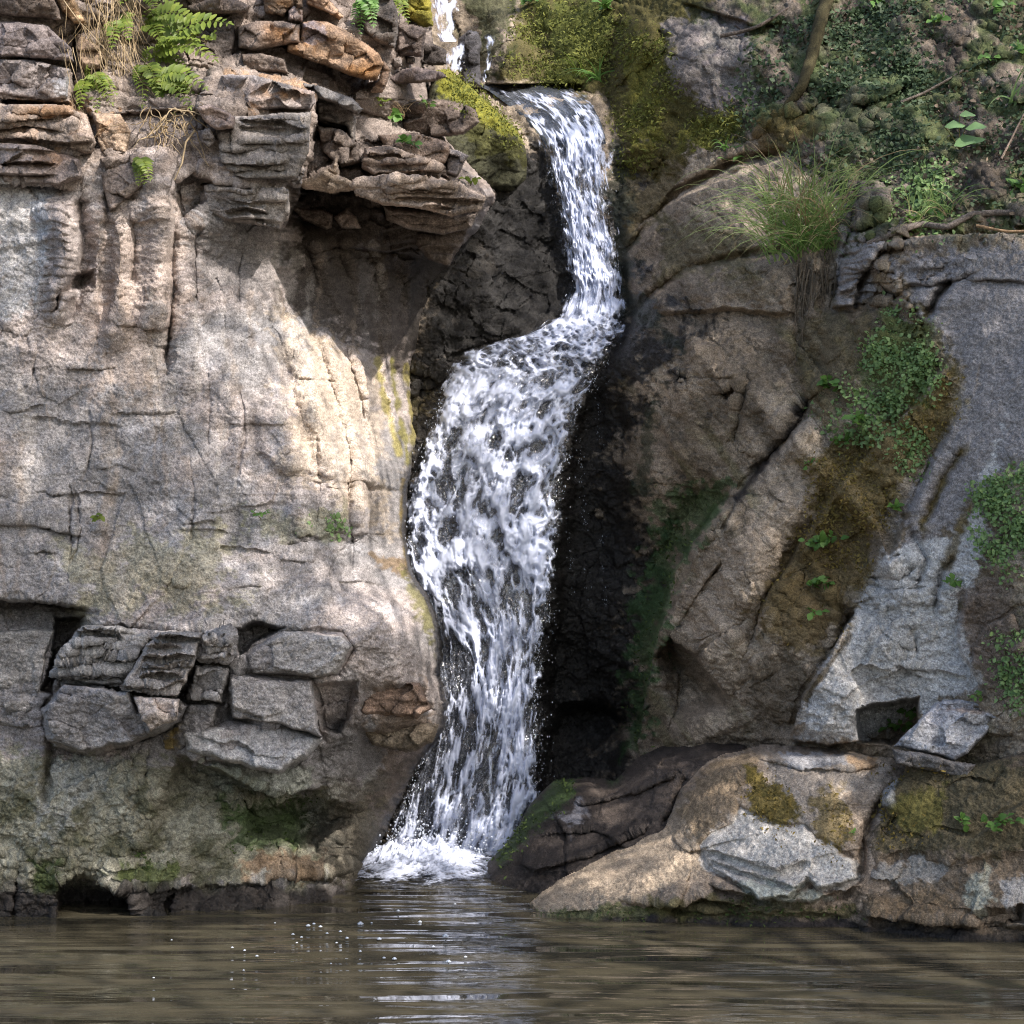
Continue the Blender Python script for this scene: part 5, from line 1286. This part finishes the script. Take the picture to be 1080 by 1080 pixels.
cover('moss', [(360, 562), (318, 556), (330, 540), (362, 548)], 60, 5, COVER, 'thin moss in a crack of the pale cliff', .01)

# ---- right bank
cover('leaf_litter', [(830, -40), (1160, -40), (1160, 240), (1000, 230), (930, 180), (880, 140), (850, 60)], 1700, 5.5, LITTER, 'dead leaves lying on the steep right bank', .03, .7, 30., .6)
cover('ground_cover', [(800, 20), (1110, -20), (1110, 235), (960, 240), (880, 175), (800, 150), (760, 120)], 5200, 4.5, DULL, 'thin green creeper and moss spread all over the right bank', .035, .6, 26.)
cover('ground_cover', [(840, 20), (970, 0), (985, 110), (960, 165), (880, 165), (850, 110), (890, 70)], 5000, 4.5, DULL, 'dull green creeper covering the middle of the right bank', .04)
cover('ground_cover', [(815, 40), (850, 30), (838, 110), (820, 110)], 500, 4.5, DULL, 'strip of dull creeper beside the mossy root', .03)
cover('ground_cover', [(930, 322), (985, 330), (988, 410), (940, 425), (905, 400)], 1500, 4, COVER, 'fresh green creeper patch left of the grey face', .03)
cover('ground_cover', [(880, 400), (960, 410), (945, 470), (890, 470), (860, 440)], 900, 4.5, COVER, 'scattered small leaves beneath the fresh creeper patch', .03)
cover('ground_cover', [(950, 455), (978, 455), (972, 500), (950, 498)], 520, 4, COVER, 'small hanging patch of creeper on the gold moss', .03)
cover('ground_cover', [(1024, 520), (1060, 500), (1110, 490), (1110, 620), (1060, 605), (1030, 570)], 2700, 4.2, COVER, 'dense cushion of leaves on the right edge beside the grey slide', .05)
cover('ground_cover', [(1050, 670), (1110, 650), (1110, 760), (1070, 752), (1050, 720)], 1700, 4.2, COVER, 'dense cushion of leaves above the tilted slab at the right edge', .05)
cover('ground_cover', [(930, 190), (1000, 170), (1000, 250), (940, 245)], 900, 5, COVER, 'loose green leaves around the stepped grey stones', .05)
cover('moss', [(556, -30), (650, -30), (640, 90), (560, 96), (530, 60)], 4200, 3.8, leaf_material('moss_tuft', (.07, .09, .016), (.17, .18, .036), .8, .1), 'shaggy green moss on the slope above the lip', .035, .8, 24., .35)
cover('moss', [(650, 20), (700, 40), (720, 100), (690, 170), (652, 180), (645, 110)], 3000, 3.8, bpy.data.materials['moss_tuft'], 'shaggy gold moss on the buttress right of the lip', .03, .8, 20., .35)
cover('moss', [(720, 118), (786, 112), (776, 148), (720, 156)], 900, 4.5, bpy.data.materials['moss_tuft'], 'tuft of moss over the joint in the brown shoulder', .03, .8, 20., .3)
cover('moss', [(474, 74), (490, 84), (548, 138), (552, 156), (510, 130), (470, 96)], 1600, 3.4, bpy.data.materials['moss_tuft'], 'sunlit yellow moss on the ledge at the lip', .02, .8, 20., .4)
grass((852, 256), 260, 135, 'big tuft of long drooping grass with dry heads hanging from the right bank', GRASS, 40, (-.16, .40), w=.008, straw=.2, droop=.16)
grass((852, 262), 60, 70, 'shorter bright grass under the big drooping tuft', HERB, 18, (-.1, -.1))
grass((985, 232), 60, 60, 'fine pale grass beside the stepped grey stones', GRASS, 26, (.1, .1), straw=.2)
grass((884, 240), 22, 60, 'dry straw hanging right of the big drooping tuft', STRAW, 18, (-.1, -.2), name='dry_grass_tuft', up=.5, w=.004)
grass((630, 86), 14, 42, 'bladed plant like an iris on the mossy slope above the lip', HERB, 6, w=.014)
grass((612, 80), 9, 42, 'yellowish bladed plant left of the iris like plant', FERN, 5, (-.2, 0), w=.011)
grass((768, 158), 10, 30, 'few broad blades in the joint above the brown shoulder', HERB, 5, w=.012)
grass((1068, 110), 7, 60, 'dark upright blades at the right edge of the bank', COVER, 5, w=.012)
GOLD = leaf_material('gold_moss_tuft', (.11, .085, .02), (.24, .18, .05), .85, .1)
GREENM = leaf_material('green_moss_tuft', (.035, .06, .016), (.09, .13, .035), .85, .1)
for pl_, n_, m_, lb_ in (([(850, 490), (935, 445), (1008, 390), (1006, 440), (950, 520), (930, 560), (856, 560)], 1500, GOLD, 'gold moss on the slope below the fresh creeper'), ([(796, 640), (850, 545), (918, 535), (912, 618), (876, 676), (832, 686)], 1400, GOLD, 'gold moss on the slope left of the pale block'),
                         ([(788, 812), (820, 830), (840, 850), (845, 875), (815, 880), (795, 860), (785, 830)], 420, GOLD, 'gold moss patch on the top of the large boulder'), ([(860, 845), (890, 835), (900, 890), (888, 915), (862, 890)], 200, GOLD, 'thin gold moss on the right of the large boulder'),
                         ([(225, 848), (330, 842), (318, 898), (240, 892)], 600, GREENM, 'dark green moss under the lower overhang of the pale cliff'), ([(120, 906), (190, 911), (184, 934), (126, 930)], 300, GREENM, 'green moss above the little cave at the waterline'),
                         ([(700, 525), (766, 515), (716, 600), (694, 680), (680, 780), (662, 788), (666, 700), (682, 610)], 420, GREENM, 'green algae strip down the wall right of the black recess'), ([(515, 900), (560, 850), (580, 824), (606, 822), (598, 850), (560, 878), (530, 918)], 500, GREENM, 'green moss on the shoulder of the dark hump'),
                         ([(560, 966), (760, 950), (900, 960), (900, 970), (600, 974)], 300, GREENM, 'moss along the waterline of the large boulder'), ([(925, 805), (1000, 815), (1000, 880), (925, 890)], 700, GOLD, 'olive moss on the corner rock'), ([(840, 160), (960, 165), (940, 190), (850, 200)], 500, GREENM, 'moss at the foot of the right bank')):
    cover('moss', pl_, n_, 3.6, m_, lb_, .012, .9, 16., .45)
# broad leaved plant
b = at(1012, 158, .03)
t = empty('broad_leaved_plant', b, 'plant with five round pale green leaves on the right bank', 'plant')
ms = MB(); s_ = px(1012, 158)
for (u, v, ln) in [(1002, 132, 22), (1018, 120, 18), (1024, 134, 22), (1012, 152, 30), (1030, 150, 16)]:
    e = V3(*place(u - 6, v + 2, zat(1012, 158) - .12)); ms.tube(curve(b, e, .01, 5), .003, .002, 5)
    ml = MB(); ml.leaf(e, V3(1, -.3, .25) + rv(.15), unit(V3(-.1, -.7, .8)), ln * s_, ln * s_ * .72, .15); ml.obj('leaf', BROAD, t)
ms.obj('stem', STEM, t)
for a in [((866, 412), 16, 22, 12, 'herb with cupped green leaves at the head of the wet diagonal crack'), ((905, 446), 10, 16, 12, 'bright herb on the gold moss below the fresh creeper'), ((876, 470), 9, 14, 11, 'herb with three pale leaves beside the dark diagonal crack'),
          ((848, 492), 4, 8, 9, 'faint seedling on the diagonal fold'), ((872, 572), 12, 14, 14, 'herb with the largest leaf, high on the gold moss slope'), ((854, 574), 9, 9, 8, 'small pale herb left of the herb with the largest leaf'), ((862, 618), 15, 14, 12, 'bushy herb in the middle of the gold moss slope'), ((856, 648), 6, 9, 11, 'low herb beneath the bushy one on the gold moss'),
          ((945, 538), 6, 9, 12, 'pointed green herb in the joint of the grey slide'), ((1002, 616), 7, 10, 11, 'bright yellow green sprig on the pale block beside the grey slide'), ((944, 766), 10, 16, 11, 'herb growing in the dark slot under the pale block'), ((958, 752), 7, 10, 10, 'sprig against the tilted slab in the dark slot'),
          ((1012, 866), 6, 8, 12, 'two leaved sprig on the corner rock by the water'), ((1050, 872), 16, 26, 11, 'spreading herb on the corner rock by the water'), ((968, 235), 14, 20, 10, 'bright herb at the foot of the stepped grey stones'), ((1070, 200), 7, 14, 14, 'yellow green leaves at the right edge of the bank'),
          ((985, 28), 8, 10, 12, 'light green sprig high on the right bank'), ((1045, 66), 9, 14, 12, 'yellow green sprig on the bank near the top right corner'), ((1074, 60), 8, 12, 14, 'bright sprig cut by the right edge near the top'), ((640, 12), 8, 14, 14, 'pale green leaves overhanging the mossy slope at the top'), ((556, 6), 10, 22, 10, 'light leaves at the top left of the mossy slope'), ((922, 4), 5, 8, 10, 'tiny sprig at the top edge of the bank'),
          ((1050, 12), 8, 14, 12, 'small leafy sprig in the top right corner'), ((770, 170), 6, 10, 10, 'dark sprig in the joint above the brown shoulder'), ((1022, 735), 5, 8, 8, 'tiny sprig on the right of the tilted slab'), ((898, 880), 4, 6, 6, 'dot of green on the pale boulder')]:
    herb(a[0], a[1], a[2], a[3], a[4])
# ---- roots and twigs
tube_obj('mossy_root', [at(880, -30, .12), at(866, 20, .14), at(856, 60, .12), at(846, 92, .1), at(826, 118, .03)], .042, .025, (.06, .052, .026), 'thick mossy root running down the right bank', 'root', .25, 12)
tube_obj('bare_root', [at(760, 38, .05), at(780, 34, .06), at(800, 28, .06), at(832, 8, .03)], .012, .009, (.16, .13, .11), 'thin bare root crossing the grey soil at the top', 'root')
tube_obj('bare_root', [at(950, 108, .05), at(975, 98, .07), at(1000, 84, .06), at(1016, 74, .05)], .009, .006, (.22, .18, .15), 'slim twig sticking out of the middle of the bank', 'root')
tube_obj('bare_root', [at(915, 258, .05), at(945, 244, .07), at(972, 236, .07), at(1000, 240, .06), at(1024, 226, .06), at(1052, 224, .05), at(1100, 226, .04)], .016, .014, (.19, .16, .14), 'gnarled grey root lying along the top of the grey face', 'root')
tube_obj('bare_root', [at(1030, 238, .05), at(1060, 244, .07), at(1100, 244, .06)], .007, .006, (.33, .22, .13), 'straight brown stick beside the gnarled root', 'stick')
tube_obj('bare_root', [at(1056, 168, .06), at(1070, 140, .09), at(1080, 120, .08)], .006, .004, (.25, .19, .15), 'upright dry twig at the right edge of the bank', 'twig')
m = MB()
for i in range(38):
    p = at(random.uniform(838, 884), random.uniform(262, 300), .07); d = unit(V3(random.gauss(-.05, .12), -.05, -1)); q = [p]; L_ = random.uniform(.2, .62)
    for k in range(8):
        d = unit(d + rv(.10) + V3(0, 0, -.04)); q.append(q[-1] + d * L_ / 8)
    m.tube(q, random.uniform(.002, .007), .002, 5, .3)
o = m.obj('hanging_roots', BARK); attr(o, 'tint', np.array([[.14, .115, .085]]) * (.6 + .8 * rng.random((len(m.v), 1))), 'FLOAT_COLOR'); attr(o, 'dry', np.ones(len(m.v)))
tag(o, 'bundle of brown roots hanging below the big drooping grass tuft', 'roots')
grass((792, 340), 5, 30, 'tiny', GRASS, 3) if False else None
# ================================================================ light
S = unit(V3(.50, -.54, .68))                       # towards the sun
elev = math.asin(S[2]); azim = math.atan2(S[0], S[1])
sun = bpy.data.lights.new('sun', 'SUN'); sun.energy = 4.3; sun.angle = math.radians(.55); sun.color = (1., .93, .87)
so = bpy.data.objects.new('sun', sun); COL.objects.link(so)
so.rotation_euler = Vector(S).to_track_quat('Z', 'Y').to_euler()
wd = bpy.data.worlds.new('World'); scene.world = wd; wd.use_nodes = True
nt = wd.node_tree; bg = nt.nodes['Background']
sky = nt.nodes.new('ShaderNodeTexSky'); sky.sky_type = 'NISHITA'; sky.sun_disc = False
sky.sun_elevation = elev; sky.sun_rotation = azim; sky.air_density = 1.; sky.dust_density = 2.5; sky.ozone_density = .6
nt.links.new(sky.outputs[0], bg.inputs[0]); bg.inputs[1].default_value = .15

# ---- unseen tree over the pool: leaves placed so sun gaps fall on chosen rock
LIT = [  # u, v, half width, half height, openness
    (40, 40, 90, 60, .7), (110, 60, 40, 90, 1.), (190, 60, 55, 70, 1.), (60, 140, 90, 50, .9), (340, 50, 80, 45, .85), (300, 100, 60, 26, .8), (350, 185, 50, 22, .9), (440, 165, 60, 26, .6), (460, 210, 60, 20, .6),
    (30, 250, 45, 60, .6), (150, 280, 60, 110, .75), (160, 160, 40, 40, .6), (250, 380, 110, 50, .75), (350, 400, 60, 70, 1.), (385, 440, 50, 90, 1.), (330, 470, 40, 50, .8), (415, 420, 24, 50, 1.), (400, 590, 40, 30, 1.), (430, 640, 40, 60, .7), (60, 480, 70, 80, .6), (200, 560, 90, 60, .5), (140, 620, 90, 30, .55),
    (300, 620, 130, 40, .65), (390, 670, 60, 50, .6), (270, 765, 60, 12, .8), (170, 740, 60, 30, .7), (50, 690, 30, 40, .6), (330, 280, 40, 50, .35), (520, 110, 44, 44, 1.), (445, 10, 22, 30, 1.), (690, 60, 60, 70, .3), (500, 505, 28, 44, .6), (520, 640, 30, 60, .25),
    (660, 915, 100, 46, .8), (820, 860, 80, 60, .45), (840, 910, 60, 20, .4), (860, 795, 70, 14, .6), (990, 765, 40, 30, .3), (560, 370, 80, 20, .3), (820, 180, 40, 20, .3), (900, 680, 50, 60, .2)]


UNLIT = [(530, 260, 75, 95), (450, 335, 50, 80), (400, 300, 60, 60), (440, 810, 60, 90)]  # leaves are packed here to add shade


def lit(u, v):
    k = .28 if u < 430 else .04
    for a, b, ru, rv_, o in LIT:
        k = max(k, o * math.exp(-(((u - a) / ru) ** 2 + ((v - b) / rv_) ** 2) ** 1.6))
    for a, b, ru, rv_ in UNLIT:
        k *= 1 - math.exp(-(((u - a) / ru) ** 2 + ((v - b) / rv_) ** 2) ** 1.6)
    return k


trunk_base = V3(6.2, -5.2, 0.2)
tree = empty('tree', trunk_base, 'unseen broadleaf tree over the pool, its crown laid out to dapple the cliffs with shade', 'tree')
n = 0; pos = []
while n < 27000:
    if n >= 22000:
        pos.append(V3(random.uniform(-3.2, 3.2), random.uniform(-5.5, 1.4), 0) + S * random.uniform(7.5, 10)); n += 1; continue
    u, v = random.uniform(-140, 1220), random.uniform(-220, 1020)
    if random.random() < lit(u, v): continue
    uu, vv = min(max(u, -58), 1138), min(max(v, -58), 1005)
    d = zat(uu, vv)
    if d > 50: d = 10.
    t = random.uniform(6.5, 9.5)
    pos.append(V3(*place(u, v, d)) + S * t); n += 1
pos = np.array(pos)
ln = rng.uniform(.05, .10, n)
a = rng.normal(size=(n, 3)); nrm = a * .55 + S; nrm /= np.linalg.norm(nrm, axis=1, keepdims=True)
b = rng.normal(size=(n, 3)); b -= (b * nrm).sum(1, keepdims=True) * nrm; b /= np.linalg.norm(b, axis=1, keepdims=True); c = np.cross(nrm, b)
l_ = ln[:, None]
V_ = np.stack([pos - b * l_ * .6, pos + c * l_ * .36 - b * l_ * .1, pos + b * l_ * .6, pos - c * l_ * .36 - b * l_ * .1], 1).reshape(-1, 3)
F_ = np.arange(n * 4).reshape(-1, 4)
CAN = leaf_material('canopy_leaf', (.07, .13, .03), (.12, .20, .05), .5, .35)
child('crown', V_, F_, CAN, tree, False)
top = pos.mean(0)
m = MB()
q = [trunk_base + (V3(4.6, -5.4, 6.6) - trunk_base) * t + V3(.25 * math.sin(t * 5), .2 * math.sin(t * 4), 0) for t in np.linspace(0, 1, 12)]
m.tube(q, .22, .11, 12, .08)
for i in range(26):
    e = pos[random.randrange(n)]; s0 = q[random.randint(7, 11)]
    mid = (s0 + e) / 2 + rv(.15) + V3(0, 0, .15)
    m.tube([s0, (s0 + mid) / 2 + rv(.04), mid, (mid + e) / 2 + rv(.05), e], .035, .006, 6)
o = m.obj('trunk', BARK, tree); attr(o, 'tint', np.full((len(m.v), 3), .11), 'FLOAT_COLOR'); attr(o, 'dry', np.ones(len(m.v)))
# ground: bed of the pool, rising to the bank the tree stands on
gx = np.linspace(-60, 60, 121); gy = np.linspace(-60, 60, 121)
GX, GY = np.meshgrid(gx, gy)
near = np.maximum(np.abs(GX) - 4.6, 0) * (GY < 1.5)
GZ = -1.2 + np.minimum(near, 2.5) * .65 + (fbm(GX, GY, 1.1, 3) - .5) * .3 + np.clip(-GY - 14, 0, 4) * .5
idx = np.arange(GX.size).reshape(GX.shape)
F = np.stack([idx[:-1, :-1], idx[:-1, 1:], idx[1:, 1:], idx[1:, :-1]], -1).reshape(-1, 4)
go = tag(mesh_from('ground', np.stack([GX, GY, GZ], -1).reshape(-1, 3), F, BARK), 'muddy bed and banks of the pool', None, None, 'structure')
attr(go, 'tint', np.array([[.10, .08, .06]]) * (.6 + .8 * rng.random((GX.size, 1))), 'FLOAT_COLOR'); attr(go, 'dry', np.ones(GX.size))

# ================================================================ camera and output
cam = bpy.data.cameras.new('camera'); co = bpy.data.objects.new('camera', cam); COL.objects.link(co)
co.location = (0, CAM_Y, CAM_Z); co.rotation_euler = (math.radians(90), 0, 0)
cam.sensor_width = 36; cam.lens = 36 * FOC / 1080; cam.shift_y = (HV - 540) / 1080; cam.clip_end = 500
scene.camera = co
vs = scene.view_settings; vs.view_transform = 'Standard'; vs.look = 'None'; vs.exposure = .85; vs.gamma = 1; vs.use_curve_mapping = False
scene.cycles.max_bounces = 6; scene.cycles.transparent_max_bounces = 12; scene.cycles.use_denoising = True; scene.cycles.denoising_prefilter = 'NONE'; scene.cycles.filter_width = 1.1
